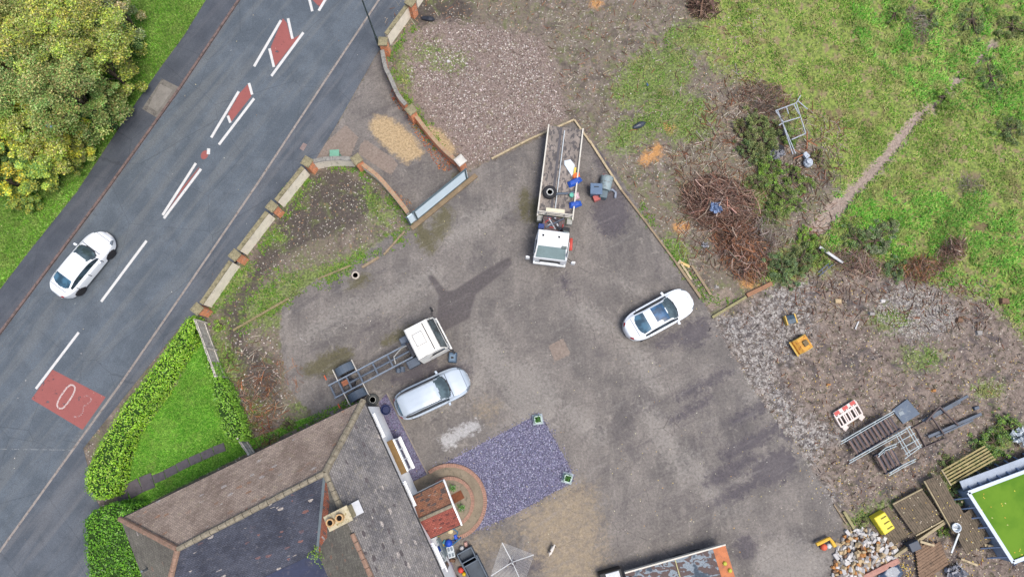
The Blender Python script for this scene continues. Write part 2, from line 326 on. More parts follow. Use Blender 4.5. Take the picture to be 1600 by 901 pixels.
# bare soil
c = g.mix(g.step(nB, .35, .65), C(100,91,84), C(142,130,120)); c = g.mix(g.step(nA, .45, .62), c, C(124,114,102)); c = g.mix(g.step(g.noise(P_, 5.5, 7, .75, .4), .54, .62, 0, .7), c, C(112,118,82)); c = g.mix(g.step(g.noise(P_, 4.2, 7, .75, .9), .6, .68, 0, .7), c, C(160,132,108)); c = g.mix(g.step(g.noise(P_, 3.1, 7, .75, .9), .34, .41, .6, 0), c, C(78,70,64)); c = g.mix(g.step(nF, .55, .68), c, C(116,118,84))
c = g.mix(g.step(nF, .33, .42, 1, 0), c, C(84,74,68))
c = g.mix(g.mth('MULTIPLY', edge('m_soil', 8, 40), .75), c, C(72,66,64))
def speck(c, thr, col, src=None): return g.mix(g.step(src or vR, thr, thr+.005), c, col)
c = g.mix(g.step(g.noise(P_, .9, 6, .7, .8), .52, .64, 0, .6), c, C(112,122,74)); c = g.mix(g.step(g.noise(P_, 2.3, 5, .7, .5), .6, .68, 0, .7), c, C(150,124,98)); c = speck(c, .978, C(190,184,174)); c = speck(c, .985, C(176,140,110), vG)
# rubble ground
wn0 = g.noise(P_, 2.1, 8, .78, .5); r = g.mix(g.step(nB, .38, .62), C(114,102,96), C(148,134,124)); r = g.mix(g.step(nF, .5, .62), r, C(86,82,66)); r = g.mix(g.step(nC, .5, .75, 0, .6), r, C(150,136,126)); r = g.mix(g.step(g.noise(P_, .5, 7, .7, .7), .54, .62, 0, .65), r, C(78,74,78)); r = g.mix(g.step(g.noise(P_, 1.3, 7, .72, .5), .6, .66, 0, .6), r, C(104,112,66)); r = speck(r, .982, C(196,188,176)); r = speck(r, .992, C(200,176,110), vG)
c = g.mix(edge('m_rubble', 6, 30), c, r)
p = g.mix(g.step(nC, .35, .6), C(128,124,120), C(196,194,190)); p = g.mix(g.step(nF, .44, .56), p, C(98,92,92)); c = g.mix(g.mth('MULTIPLY', edge('m_pale', 20, 110, wn0), .7), c, p)
gv = g.mix(g.step(v2R, .3, .9), C(116,102,96), C(168,152,144)); gv = g.mix(g.step(nB, .55, .7), gv, C(140,132,108)); c = g.mix(edge('m_gravel', 10, 56, nF), c, gv)
# green ground
gr = g.mix(g.step(nF, .38, .6), C(104,124,58), C(150,168,80)); gr = g.mix(g.step(nB, .5, .62), gr, C(150,138,100)); gr = g.mix(g.step(nC, .30, .42, 1, 0), gr, C(78,84,48)); gr = g.mix(g.step(g.noise(P_, .55, 6, .7, .5), .55, .66, 0, .8), gr, C(118,100,76))
c = g.mix(g.mth('MULTIPLY', edge('m_field', 16, 120, g.noise(P_, 1.2, 8, .75, .5)), .92), c, gr)
wn = g.noise(P_, 2.6, 8, .78, .6); c = g.mix(g.mth('MULTIPLY', edge('m_weed', 12, 150, wn), .75), c, g.mix(g.step(nC, .4, .6), C(92,112,52), C(128,150,74)))
c = g.mix(edge('m_track', 4, 22, nF), c, g.mix(nC, C(142,126,116), C(184,168,156)))
lw = g.mix(g.step(nF, .35, .6), C(80,134,38), C(126,176,62)); c = g.mix(edge('m_lawn', 2, 6), c, lw)
vg = g.mix(g.step(nF, .35, .6), C(84,112,46), C(116,146,62)); c = g.mix(edge('m_verge', 2, 9, nC), c, vg)
# yard
y = g.mix(g.step(nA, .38, .6), C(108,104,102), C(137,131,126)); y = g.mix(g.mth('MULTIPLY', g.step(nB, .35, .65), .7), y, C(123,118,114)); y = g.mix(g.mth('MULTIPLY', g.step(nF, .54, .68), .35), y, C(96,92,91)); y = g.mix(g.mth('MULTIPLY', g.step(g.noise(P_, .22, 7, .7, .8), .55, .62), .45), y, C(94,90,92)); y = g.mix(g.mth('MULTIPLY', g.step(g.noise(P_, 1.1, 8, .75, 1.2), .58, .64), .5), y, C(160,154,146))
y = g.mix(g.mth('MULTIPLY', g.step(g.noise(g.mapv(P_, (1, .3, 1), 1.05), 1.2, 5, .65), .5, .68), .3), y, C(165,158,150))
y = g.mix(g.mth('MULTIPLY', edge('m_chalk', 14, 90, nF), .4), y, C(170,165,158))
y = g.mix(g.mth('MULTIPLY', edge('m_wet', 9, 56, nF), .75), y, C(76,71,80))
y = g.mix(g.mth('MULTIPLY', edge('m_moss', 8, 44, nF), .75), y, C(92,88,56))
y = g.mix(g.mth('MULTIPLY', edge('m_tan', 24, 150, wn), .8), y, g.mix(g.step(nF, .4, .6), C(168,152,126), C(146,134,118)))
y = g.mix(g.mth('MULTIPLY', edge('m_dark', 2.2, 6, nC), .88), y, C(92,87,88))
y = g.mix(g.mth('MULTIPLY', edge('m_spill', 5, 50, wn), .8), y, C(190,190,190))
crk = g.vor(g.mix(.12, P_, g.noise(P_, 1.5, 3)), .55, 'DISTANCE_TO_EDGE', 'Distance'); y = g.mix(g.mth('MULTIPLY', g.step(crk, 0, .012, 1, 0), g.step(nA, .5, .6, 0, .5)), y, C(80,76,74))
y = speck(y, .9985, C(205,200,190))
stv = g.noise(g.mapv(g.mapv(P_, rot=math.radians(-28)), (.25, 2.2, 1)), 1, 5, .6); y = g.mix(g.mth('MULTIPLY', g.step(stv, .54, .68, 0, .4), g.step(g.noise(P_, .15, 2), .4, .6)), y, C(88,83,88)); y = g.mix(g.step(stv, .34, .44, .16, 0), y, C(160,156,152)); ye = edge('m_yard', 2.5, 20, nF); c = g.mix(ye, c, y)
c = g.mix(edge('m_sand', 5, 34, wn), c, g.mix(nC, C(160,138,106), C(205,182,144)))
c = g.mix(g.mth('MULTIPLY', edge('m_slab', 1.2, 3, nC), .8), c, g.mix(nB, C(138,122,112), C(160,146,134)))
st = g.mix(g.step(v2R, .1, .9), C(98,96,118), C(134,133,158)); c = g.mix(edge('m_slate', 1.5, 4), c, st)
c = g.mix(g.mth('MULTIPLY', edge('m_orange', 6, 44, wn), .8), c, g.mix(nD, C(196,132,66), C(220,172,112)))
c = g.scale(c, grain)
g.bump(g.mth('ADD', nC, g.mth('MULTIPLY', nD, .7)), .03, .5)
ground_mat = g.done(c, g.step(g.attr('m_wet'), -10, 20, .9, .6), 0, .3)
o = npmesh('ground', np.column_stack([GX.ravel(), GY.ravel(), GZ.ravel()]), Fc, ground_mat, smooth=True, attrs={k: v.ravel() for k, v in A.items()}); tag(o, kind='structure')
# ------------------------------------------------------------------ road and pavements
def asphalt(name, c1, c2, patch, streak=0.0):
    t = NT(name); p = t.pos(); a = t.noise(p, .5, 5, .6); b = t.noise(p, 3, 5, .7); d = t.noise(p, 40, 3, .7)
    c = t.mix(t.step(a, .4, .62), c1, c2); sv = t.noise(t.mapv(t.mapv(p, rot=math.radians(-55)), (.12, 1.6, 1)), 1, 4, .55)
    c = t.mix(t.step(sv, .45, .65, 0, streak), c, patch); c = t.mix(t.step(b, .62, .72, 0, .5), c, patch)
    ck = t.vor(t.mix(.1, p, t.noise(p, 2, 3)), .23, 'DISTANCE_TO_EDGE', 'Distance'); c = t.mix(t.step(ck, 0, .006, .45, 0), c, tuple(x*.55 for x in c1))
    c = t.mix(t.step(t.noise(p, .9, 8, .8, .6), .58, .66, 0, .35), c, tuple(x*.6 for x in c1)); ag = t.sep(t.vor(p, 55), 0); c = t.scale(c, t.step(ag, .0, 1, .78, 1.22)); c = t.scale(c, t.step(d, .25, .75, .72, 1.28)); t.bump(d, .01, .5); return t.done(c, .72, 0, .4)
road_m = asphalt('road_asphalt', C(86,96,106), C(99,109,119), C(116,120,122), .5); pave_m = asphalt('pavement_asphalt', C(80,88,98), C(94,102,112), C(116,118,122), .5)
pave_w = asphalt('dark_pavement_asphalt', C(72,78,88), C(84,90,99), C(100,102,108), .4)
def strip_sheet(name, P, z, m):
    W = poly(P, z); mb = MB(); bm_pts = W; mb.sheet(W, z); o = mb.build(name, m); tag(o, kind='structure'); return o
strip_sheet('road', ROADP, -0.09, road_m)
strip_sheet('pavement', R_PAVE, 0.02, pave_m); strip_sheet('pavement', L_PAVE, 0.02, pave_w)
kerb_m = mat('kerb_concrete', C(158,150,144), .85, .25, 3, dirt=C(112,100,96), dirt_amt=.5); kerb_r = mat('kerb_stone', C(124,106,102), .85, .3, 3, dirt=C(86,78,76), dirt_amt=.6)
def ribbon(P, wd, z0, z1, side=0.0, mb=None):
    """raised ribbon along a photo polyline; side shifts it across by that many widths."""
    mb = mb or MB(); W = [Vector((*at(u, v, z1), 0)) for u, v in P]; n = len(W); Lp, Rp = [], []
    for i in range(n):
        d = (W[min(i+1, n-1)]-W[max(i-1, 0)]).normalized(); q = Vector((-d.y, d.x, 0)); Lp.append(W[i]+q*wd*(.5+side)); Rp.append(W[i]-q*wd*(.5-side))
    V = []; 
    for a, b in zip(Lp, Rp): V += [(a.x, a.y, z0), (b.x, b.y, z0), (a.x, a.y, z1), (b.x, b.y, z1)]
    f = [(0, 1, 3, 2), (4*(n-1)+2, 4*(n-1)+3, 4*(n-1)+1, 4*(n-1))]
    for i in range(n-1): a = 4*i; b = a+4; f += [(a+2, a+3, b+3, b+2), (a, a+2, b+2, b), (a+3, a+1, b+1, b+3)]
    return mb.add(V, [tuple(reversed(x)) for x in f])
ribbon(R_KERB, .13, -.2, .028).build('kerb', kerb_m)['kind'] = 'structure'
ribbon(L_KERB, .14, -.2, .03).build('kerb', kerb_r)['kind'] = 'structure'
slab_m = mat('concrete_slab', C(126,122,116), .9, .2, 2, dirt=C(92,90,86))
MB().sheet(poly([(253,123),(279,136),(245,184),(222,170)], .026), .026).build('inspection_cover_slab', slab_m)['kind'] = 'structure'
MB().sheet(poly([(250,131),(270,141),(246,175),(232,166)], .03), .03).build('inspection_cover_slab', mat('slab_inner', C(140,136,130), .9, .2, 2))['kind'] = 'structure'
# patches on the east pavement beside the wall (older slabs)
old_m = mat('old_slabs', C(112,108,106), .9, .3, 1.5, dirt=C(88,84,84)); 
MB().sheet(poly([(330,470),(318,478),(420,335),(466,262),(476,268),(432,322),(372,395)], .025), .025).build('paving_slabs', old_m)['kind'] = 'structure'
MB().sheet(poly([(468,232),(474,223),(480,226),(474,236)], .03), .03).build('patch_cover', mat('pinkish_cover', C(150,132,128)))['kind'] = 'structure'
# markings
def paint(name, col, wear, seedscale=6):
    t = NT(name); p = t.pos(); n = t.noise(p, seedscale, 6, .75); c = t.scale(t.mix(t.noise(p, 1.5, 4), col, tuple(x*.8 for x in col)), t.step(t.noise(p, 40, 2), .3, .7, .85, 1.1))
    t.done(c, .6); tr = t.n.new('ShaderNodeBsdfTransparent'); mx = t.n.new('ShaderNodeMixShader'); t.L(t.step(n, wear-.04, wear+.04), mx.inputs[0])
    t.L(tr.outputs[0], mx.inputs[1]); t.L(t.b.outputs[0], mx.inputs[2]); t.L(mx.outputs[0], t.out.inputs[0]); return t.m
WH = paint('white_road_paint', C(236,236,234), .37, 14); WW = paint('worn_white_paint', C(190,186,182), .53, 9); RD = paint('red_road_surfacing', C(170,100,95), .36, 2.0)
zr, zw = -.086, -.082
def mark(name, P, m, z, label, cat, group):
    o = MB().sheet(poly(P, z), z).build(name, m); tag(o, label, cat, group); o['kind'] = 'structure'; return o
def bar(a, b, wpx=4.2):
    dx, dy = b[0]-a[0], b[1]-a[1]; l = math.hypot(dx, dy); q = (-dy/l*wpx/2, dx/l*wpx/2)
    return [(a[0]+q[0], a[1]+q[1]), (b[0]+q[0], b[1]+q[1]), (b[0]-q[0], b[1]-q[1]), (a[0]-q[0], a[1]-q[1])]
whites = [((480,-14),(488,18)),((498,17),(520,-20)),((397,104),(439,32)),((450,29),(457,61)),((421,76),(428,105)),((424,119),(474,51)),((330,215),(373,143)),((389,130),(394,148)),((356,181),(360,192)),((342,226),(397,154)),((326,232),(325.5,241)),((254,336),(306,255)),((256,341),(314,264)),((229,376),(158,471)),((123,519),(56,607))]
for i, (a, b) in enumerate(whites): mark('white_line', bar(a, b, 4.0 if i != 10 else 5), WH, zw, None, None, None)
reds = [[(488,0),(500,12),(516,-12),(500,-30),(484,-14)],[(442,29),(448,36),(455,62),(470,54),(430,104),(423,74),(438,38)],[(387,132),(393,150),(360,192),(356,178),(374,146)],ell(319.6,242,5.5,7.5,30),[(312,260),(309,266),(283,300),(262,330),(285,293)],[(82,577),(165,620),(129,671),(49,623)]]
for r_ in reds: mark('red_surfacing', r_, RD, zr, None, None, None)
def ringstrip(P, wpx, m, name):
    V = [at3(u, v, zw) for u, v in P]; mb = MB()
    for i in range(len(V)-1): mb.sheet(poly(bar(P[i], P[i+1], wpx), zw+.0005*(i % 2)), zw+.0005*(i % 2))
    o = mb.build(name, m); o['kind'] = 'structure'
zero = []; cx_, cy_ = 103.2, 619.5; ax = math.radians(-57)
for i in range(25):
    t = 2*math.pi*i/24; a_, b_ = 21*math.copysign(abs(math.cos(t))**.8, math.cos(t)), 7.5*math.copysign(abs(math.sin(t))**.7, math.sin(t)); zero.append((cx_+a_*math.cos(ax)-b_*math.sin(ax), cy_+a_*math.sin(ax)+b_*math.cos(ax)))
ringstrip(zero, 2.6, paint('number_paint', C(226,206,202), .45, 12), 'speed_number_zero')
three = [(131,619),(135,617.5),(141,619),(143,624),(139,629),(133,633),(130,634),(131,636),(129,644),(125,649),(119,651.5),(115,650)]
ringstrip(three, 2.4, paint('faded_number_paint', C(206,176,176), .54, 12), 'speed_number_three')
mark('white_line', bar((0,701),(146,703),1.0), paint('pale_seam', C(150,155,158), .47, 5), zr, None, None, None)
# yard paint flecks
fl = [((638,398),(651,407)),((668,417),(683,427)),((607,437),(609,439)),((617,443),(630,452)),((490,475),(494,479)),((512,491),(520,497)),((533,505),(541,512)),((461,522),(473,531)),((476,532),(481,536))]
for a, b in fl: mark('worn_bay_line', bar(a, b, 1.7), WW, .012, None, None, None)
# ================================================================== HOUSE
ZE, ZR = 4.9, 7.3
def tile_mat(name, c1, c2, moss, patch, pamt, rot=0.0):
    t = NT(name); u = t.uv(); br = t.n.new('ShaderNodeTexBrick'); t.L(u, br.inputs['Vector']); br.offset = .5
    br.inputs['Scale'].default_value = 1; br.inputs['Brick Width'].default_value = .2; br.inputs['Row Height'].default_value = .11; br.inputs['Mortar Size'].default_value = .012; br.inputs['Bias'].default_value = 0
    br.inputs['Color1'].default_value = (.80, .80, .80, 1); br.inputs['Color2'].default_value = (1.15, 1.15, 1.15, 1); br.inputs['Mortar'].default_value = (.6, .6, .6, 1)
    p = t.pos(); a = t.noise(p, .8, 6, .65); b = t.noise(p, 4, 6, .7); c = t.mix(t.step(a, .38, .62), c1, c2); c = t.mix(t.step(b, .54, .68, 0, .7), c, moss)
    cell = t.vor(t.mapv(u, (4, 7, 1)), 1, rnd=.6); c = t.mix(t.step(t.sep(cell, 0), 1-pamt, 1-pamt+.02), c, patch); c = t.mix(t.step(t.sep(cell, 1), .985, .99), c, C(190,182,176))
    c = t.mix(1.0, c, br.outputs['Color'], 'MULTIPLY'); c = t.scale(c, t.step(t.noise(p, 22, 3), .3, .7, .75, 1.25)); t.bump(br.outputs['Color'], .03, .7); return t.done(c, .85, 0, .3)
T_NW = tile_mat('brown_roof_tiles', C(158,140,128), C(184,166,152), C(180,166,142), C(176,140,118), .03)
T_E = tile_mat('grey_roof_tiles', C(118,116,118), C(150,146,144), C(168,162,148), C(106,100,102), .04)
T_S = tile_mat('blue_grey_roof_tiles', C(66,70,84), C(84,88,102), C(108,108,116), C(140,104,100), .02)
T_W = tile_mat('olive_grey_roof_tiles', C(116,112,104), C(132,128,118), C(110,110,96), C(150,120,104), .02)
T_O = tile_mat('orange_roof_tiles', C(184,110,82), C(160,104,84), C(150,126,110), C(120,100,94), .1)
T_P = tile_mat('porch_clay_tiles', C(150,112,94), C(172,120,94), C(148,130,106), C(110,96,92), .2); T_P2 = tile_mat('red_clay_tiles', C(150,84,74), C(166,94,82), C(130,84,76), C(120,70,66), .1)
brick_m = tile_mat('red_brick', C(178,116,92), C(160,100,80), C(190,160,144), C(210,190,176), .06)
ridge_m = mat('mortared_ridge', C(150,142,124), .9, .35, 4, dirt=C(120,108,92)); ridge_o = mat('clay_ridge', C(160,130,112), .9, .3, 4, dirt=C(138,124,108))
white_r = mat('white_render', (.86,.86,.84), .8, .08, 1.2, dirt=C(196,196,190), dirt_amt=.3); white_p = mat('white_plastic', (.85,.86,.87), .4, .05)
dark_p = mat('black_gutter', C(44,46,50), .5, .2)
house = thing('house', 'large white rendered house with hipped brown and grey tiled roofs and a tall chimney', 'house', at3(520, 760))
hx, hy = house.location.x, house.location.y
def hp(u, v, z): x, y = at(u, v, z); return (x-hx, y-hy, z)
def roof(P, th, m, name='roof', parent=house, ev=None):
    """tiled slab; UV runs along the first edge and up the slope."""
    P = [Vector(p) for p in P]; n = (P[1]-P[0]).cross(P[2]-P[0]).normalized(); e = (P[1]-P[0]).normalized(); q = n.cross(e); mb = MB().slab(P, th); o = mb.build(name, m, parent)
    uvl = o.data.uv_layers.new(name='UVMap')
    for l in o.data.loops:
        p = o.data.vertices[l.vertex_index].co-P[0]; uvl.data[l.index].uv = (p.dot(e), p.dot(q))
    return o
Rg, Lg = hp(508,738,ZR), hp(278,857,ZR); Cn = hp(568,625,ZE); Ln = hp(188,810,ZE); In = hp(496,862,ZE)
def ext(a, b, k): return tuple(a[i]+(b[i]-a[i])*k for i in range(3))
Eend = hp(742,1010,ZE); Bend = hp(629,1010,ZR); Wend = hp(250,974,ZE); Lend = Wend; Sb = Wend; W2 = hp(558,1010,ZE)
r1 = roof([Ln, Cn, Rg, Lg], .12, T_NW); r2 = roof([Cn, Eend, Bend, Rg], .12, T_E); r3 = roof([In, Wend, Lg, Rg], .12, T_S, 'roof')
r4 = roof([In, Rg, Bend, W2], .12, T_W); r5 = roof([Wend, Ln, Lg], .12, T_W); 
def up(p, d=.05): return Vector(p)+Vector((0, 0, d))
op = [up(Rg, .02), up(hp(500,772,6.6), .06), up(hp(497,850,5.1), .05), up(hp(506,845,5.35), .05), up(hp(509,800,6.1), .07), up(hp(520,775,6.85), .04)]
# clay coloured strip of tiles along the valley
V_ = [Vector(Rg), Vector(In)]; vd = (V_[1]-V_[0]); nW = (Vector(W2)-Vector(In)).cross(Vector(Rg)-Vector(In)).normalized(); nW = nW if nW.z > 0 else -nW
side = nW.cross(vd.normalized()); side = side if side.x > 0 else -side
def valley_pt(k, w): return V_[0]+vd*k+side*w+nW*.012
roof([valley_pt(.08, .04), valley_pt(.08, .14), valley_pt(.3, .55), valley_pt(.55, .5), valley_pt(.72, .62), valley_pt(.9, .2), valley_pt(.97, .22), valley_pt(.97, .04)], .01, T_O, 'tile_patch')
g1 = MB().beam(V_[0]+vd*.04+Vector((0,0,.05)), V_[1]+Vector((0,0,.05)), .14, .06); g1.build('valley_gutter', mat('lead', C(112,124,130), .5, .2), house)
def ridge(a, b, m, w=.26, name='ridge_tile'):
    a, b = Vector(a)+Vector((0, 0, .03)), Vector(b)+Vector((0, 0, .03)); n = max(2, int((b-a).length/.42)); mb = MB()
    for i in range(n):
        p, q = a.lerp(b, i/n), a.lerp(b, (i+.94)/n); mb.tube([p, q], w/2*random.uniform(.92, 1.06), 8)
    return mb.build(name, m, house, smooth=False)
ridge(Rg, Cn, ridge_m, .36); ridge(Lg, Rg, ridge_m, .3); ridge(Ln, Lg, ridge_o, .3); ridge(Lg, Lend, ridge_o, .3); ridge(Rg, ext(Rg, Bend, .22), ridge_m, .3); ridge(ext(Rg, Bend, .36), Bend, ridge_o, .26)
# walls under the eaves, .15 m inside them
def wall_line(a, b, ins, z1=ZE-.1):
    a, b = Vector(a), Vector(b); d = (b-a); d.z = 0; d.normalize(); q = Vector((-d.y, d.x, 0)); q = q*ins; return a+q, b+q
wallmb = MB()

a1, b1 = wall_line(Ln, Cn, -.25); a2, b2 = wall_line(Cn, Eend, -.22)
def isect(p, d, q, e):
    den = d.x*e.y-d.y*e.x; t = ((q.x-p.x)*e.y-(q.y-p.y)*e.x)/den; return p+d*t
cc = isect(a1, b1-a1, a2, b2-a2); W_ = [(a1.x+.25, a1.y-.05), (cc.x, cc.y), (b2.x, b2.y), (W2[0]+.3, W2[1]), (In[0]+.3, In[1]+.3), (Wend[0]+.5, Wend[1]+.6)]
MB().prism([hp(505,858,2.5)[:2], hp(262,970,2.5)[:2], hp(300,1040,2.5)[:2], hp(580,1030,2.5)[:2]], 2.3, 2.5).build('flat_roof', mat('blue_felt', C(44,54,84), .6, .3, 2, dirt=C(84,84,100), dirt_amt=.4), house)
walls = MB().prism(W_, -.2, ZE-.12).build('wall', white_r, house)
# gutters, fascia
gb = MB(); 
for a, b in ((Ln, Cn), (Cn, Eend)):
    gb.tube([Vector(a)+Vector((0, 0, -.08)), Vector(b)+Vector((0, 0, -.08))], .055, 6)
gb.build('gutter', dark_p, house)
EV = (Vector(Eend)-Vector(Cn)); EV.z = 0; EV.normalize(); EN = Vector((-EV.y, EV.x, 0)); EN = EN if EN.x > 0 else -EN
def epos(s, out, z): p = Vector((cc.x, cc.y, 0))+EV*s+EN*out; return Vector((p.x, p.y, z))
yawE = math.atan2(EV.y, EV.x)
# bay window, windows on the east wall
bay = MB().box(epos(3.2, .2, 1.25), (1.95, .46, 2.5), yawE).build('bay_window', white_p, house, bevel=.02)
MB().box(epos(3.2, .17, 2.55), (2.0, .34, .08), yawE).build('bay_roof', mat('brown_felt', C(140,112,72), .9, .2, 3), bay)
gm = MB(); 
for k in (-.62, 0, .62): gm.box(epos(3.2+k, .435, 1.5), (.54, .03, 1.3), yawE)
gm.build('pane', glass(), bay)
MB().box(epos(3.2, .48, .78), (2.0, .16, .06), yawE).build('sill', white_p, bay)
for s in (1.2, 5.3, 8.9):
    f = MB().box(epos(s, .02, 3.7), (1.3, .06, 1.15), yawE).build('window', white_p, house); MB().box(epos(s-.3, .04, 3.7), (.52, .06, .95), yawE).box(epos(s+.3, .04, 3.7), (.52, .06, .95), yawE).build('pane', glass(), f); MB().box(epos(s, .08, 3.08), (1.45, .16, .06), yawE).build('sill', white_p, f)
f = MB().box(epos(9.3, .02, 1.5), (1.5, .06, 1.2), yawE).build('window', white_p, house); MB().box(epos(9.3, .04, 1.5), (1.3, .06, 1.0), yawE).build('pane', glass(), f)
MB().box(epos(1.75, .06, 4.2), (.16, .12, .24), yawE).build('wall_lamp', mat('lamp_black', C(50,50,54), .5), house)
MB().tube([epos(10.4, .1, 4.7), epos(10.4, .1, 3.4), epos(10.9, .1, 2.9), epos(10.9, .1, 0)], .05, 6).build('downpipe', mat('grey_pipe', C(120,130,134), .5), house)
MB().tube([hp(231,890,ZE-.4), hp(235,915,ZE-.6)], .05, 6).build('downpipe', mat('grey_pipe', C(120,130,134), .5), house)
MB().tube([hp(231,888,5.35), (hp(231,888,5.35)[0], hp(231,888,5.35)[1], 5.95)], .06, 8).build('vent_pipe', mat('grey_pipe', C(120,130,134), .5), house)
# chimney
chc = Vector(hp(529,809,8.2)); yc = yawE+math.pi/2
ch = MB().box((chc.x, chc.y, 7.2), (1.05, .62, 2.0), yc).build('chimney', mat('chimney_render', C(196,182,146), .9, .25, 3, dirt=C(160,150,90)), house, bevel=.02)
MB().box((chc.x, chc.y, 8.24), (1.22, .76, .12), yc).build('chimney_cap', mat('chimney_cap_render', C(196,186,158), .9, .3, 5, dirt=C(150,138,84)), ch, bevel=.02)
pdir = Vector((math.cos(yc), math.sin(yc), 0)); pm = mat('terracotta_pot', C(206,168,120), .85, .25, 5)
for k in (-.14, .34): 
    q = chc-pdir*k if True else chc
    MB().lathe((q.x, q.y, 8.28), [(.19, 0), (.17, .3), (.19, .34), (.13, .34), (.125, .05)], 18).build('chimney_pot', pm, ch, smooth=False); MB().lathe((q.x, q.y, 8.5), [(.128, 0), (.0, .001)], 16).build('flue', mat('soot', (.006, .005, .005), .95), ch)
sgn = 1 if (pdir.x > 0) else -1
q = chc+pdir*sgn*.62; MB().box((q.x, q.y, 6.95), (.5, .66, .2), yc, ry=.25*sgn).build('flashing', mat('pale_lead', C(206,210,216), .5, .1, 3), ch)
# porch
pe = [hp(641,777,2.5), hp(693,751,2.5), hp(707,789,3.35), hp(655,812,3.35), hp(720,819,2.5), hp(672,841,2.5)]
porch_wall = MB().prism([(p[0], p[1]) for p in (Vector(pe[0]).lerp(Vector(pe[1]), .0), Vector(pe[0]).lerp(Vector(pe[1]), .9), Vector(pe[5]).lerp(Vector(pe[4]), .9), Vector(pe[5]))], 0, 2.45).build('porch', white_r, house)
roof([pe[0], pe[1], pe[2], pe[3]], .08, T_P, 'roof', porch_wall); roof([pe[4], pe[5], pe[3], pe[2]], .08, T_P2, 'roof', porch_wall)
MB().tube([Vector(pe[3])+Vector((0,0,.02)), Vector(pe[2])+Vector((0,0,.02))], .1, 8).build('ridge_tile', ridge_m, porch_wall)
d_ = (Vector(pe[1])-Vector(pe[0])).normalized()*.05
MB().beam(Vector(pe[1])+d_, Vector(pe[2])+d_, .08, .2).beam(Vector(pe[2])+d_, Vector(pe[4])+d_, .08, .2).build('bargeboard', white_p, porch_wall)
MB().tube([Vector(pe[0])+Vector((0,0,-.06)), Vector(pe[1])+Vector((0,0,-.06))], .05, 6).build('gutter', dark_p, porch_wall); MB().tube([Vector(pe[5])+Vector((0,0,-.06)), Vector(pe[4])+Vector((0,0,-.06))], .05, 6).build('gutter', dark_p, porch_wall)
m_ = (Vector(pe[1])+Vector(pe[4]))/2-d_*8; fr = MB().box((m_.x, m_.y, 1.1), (.98, .12, 2.1), yawE).build('door', mat('porch_door', C(214,218,220), .5, .05), porch_wall); MB().box((m_.x+.04, m_.y, 1.35), (.6, .14, 1.1), yawE).build('pane', glass(), fr)
# terrace with curved brick edging before the porch
tb = MB(); TC = at(703,783); t0 = math.atan2(-EN.y, -EN.x)
def arcpts(r, c=TC, n=40, z=None, a0=-.5, a1=.5):
    b = math.atan2(EN.y, EN.x); return [(c[0]+r*math.cos(b+math.pi*(a0+(a1-a0)*i/n)), c[1]+r*math.sin(b+math.pi*(a0+(a1-a0)*i/n))) for i in range(n+1)]
def disc(r, z0, z1): 
    a = arcpts(r); back = [(a[-1][0]-EN.x*2.2, a[-1][1]-EN.y*2.2), (a[0][0]-EN.x*2.2, a[0][1]-EN.y*2.2)]; return a+back, z0, z1
terr = thing('terrace', 'semicircular two step stone terrace with curved brick edging before the red porch', 'terrace', (*TC, 0))
loc_ = lambda P: [(x-TC[0], y-TC[1]) for x, y in P]
st_m = mat('terrace_stone', C(142,130,112), .9, .25, 2, dirt=C(112,106,92)); bk_m = mat('edging_brick', C(176,138,120), .9, .35, 7, dirt=C(150,128,116))
MB().prism(loc_(disc(2.0,0,0)[0]), 0, .12).build('lower_step', st_m, terr); MB().prism(loc_(disc(1.28,0,0)[0]), .12, .27).build('upper_step', st_m, terr)
def brickring(r0, r1, z0, z1, n):
    mb = MB(); b = math.atan2(EN.y, EN.x)
    for i in range(n):
        a = b+math.pi*(-.56+1.12*(i+.5)/n); r = (r0+r1)/2; mb.box((r*math.cos(a), r*math.sin(a), (z0+z1)/2), (r1-r0, r*math.pi*1.12/n*.86, z1-z0), a)
    return mb
brickring(1.98,2.2,0,.15,64).build('brick_edging', bk_m, terr); brickring(1.26,1.46,.1,.3,44).build('brick_edging', bk_m, terr)
# ================================================================== WALLS, PILLARS, GATE
cope = mat('coping_stone', C(154,146,116), .9, .25, 3, dirt=C(112,108,84), dirt_amt=.6); cope2 = mat('grey_coping', C(152,150,144), .9, .3, 3, dirt=C(108,110,104), dirt_amt=.6); wface = mat('pale_wall_block', (.74,.68,.56), .9, .14, 2, dirt=C(150,140,112), dirt_amt=.3)
brick_o = tile_mat('orange_brick', (.78,.33,.17), (.66,.27,.15), C(206,164,140), C(214,190,170), .08)
def uvbox(mb, name, m, parent=None, bevel=0):
    o = mb.build(name, m, parent, bevel=bevel); uvl = o.data.uv_layers.new(name='UVMap')
    for p in o.data.polygons:
        n = p.normal
        for li in p.loop_indices:
            c = o.data.vertices[o.data.loops[li].vertex_index].co
            uvl.data[li].uv = (c.x*(-n.y)+c.y*n.x, c.z) if abs(n.z) < .7 else (c.x, c.y)
    return o
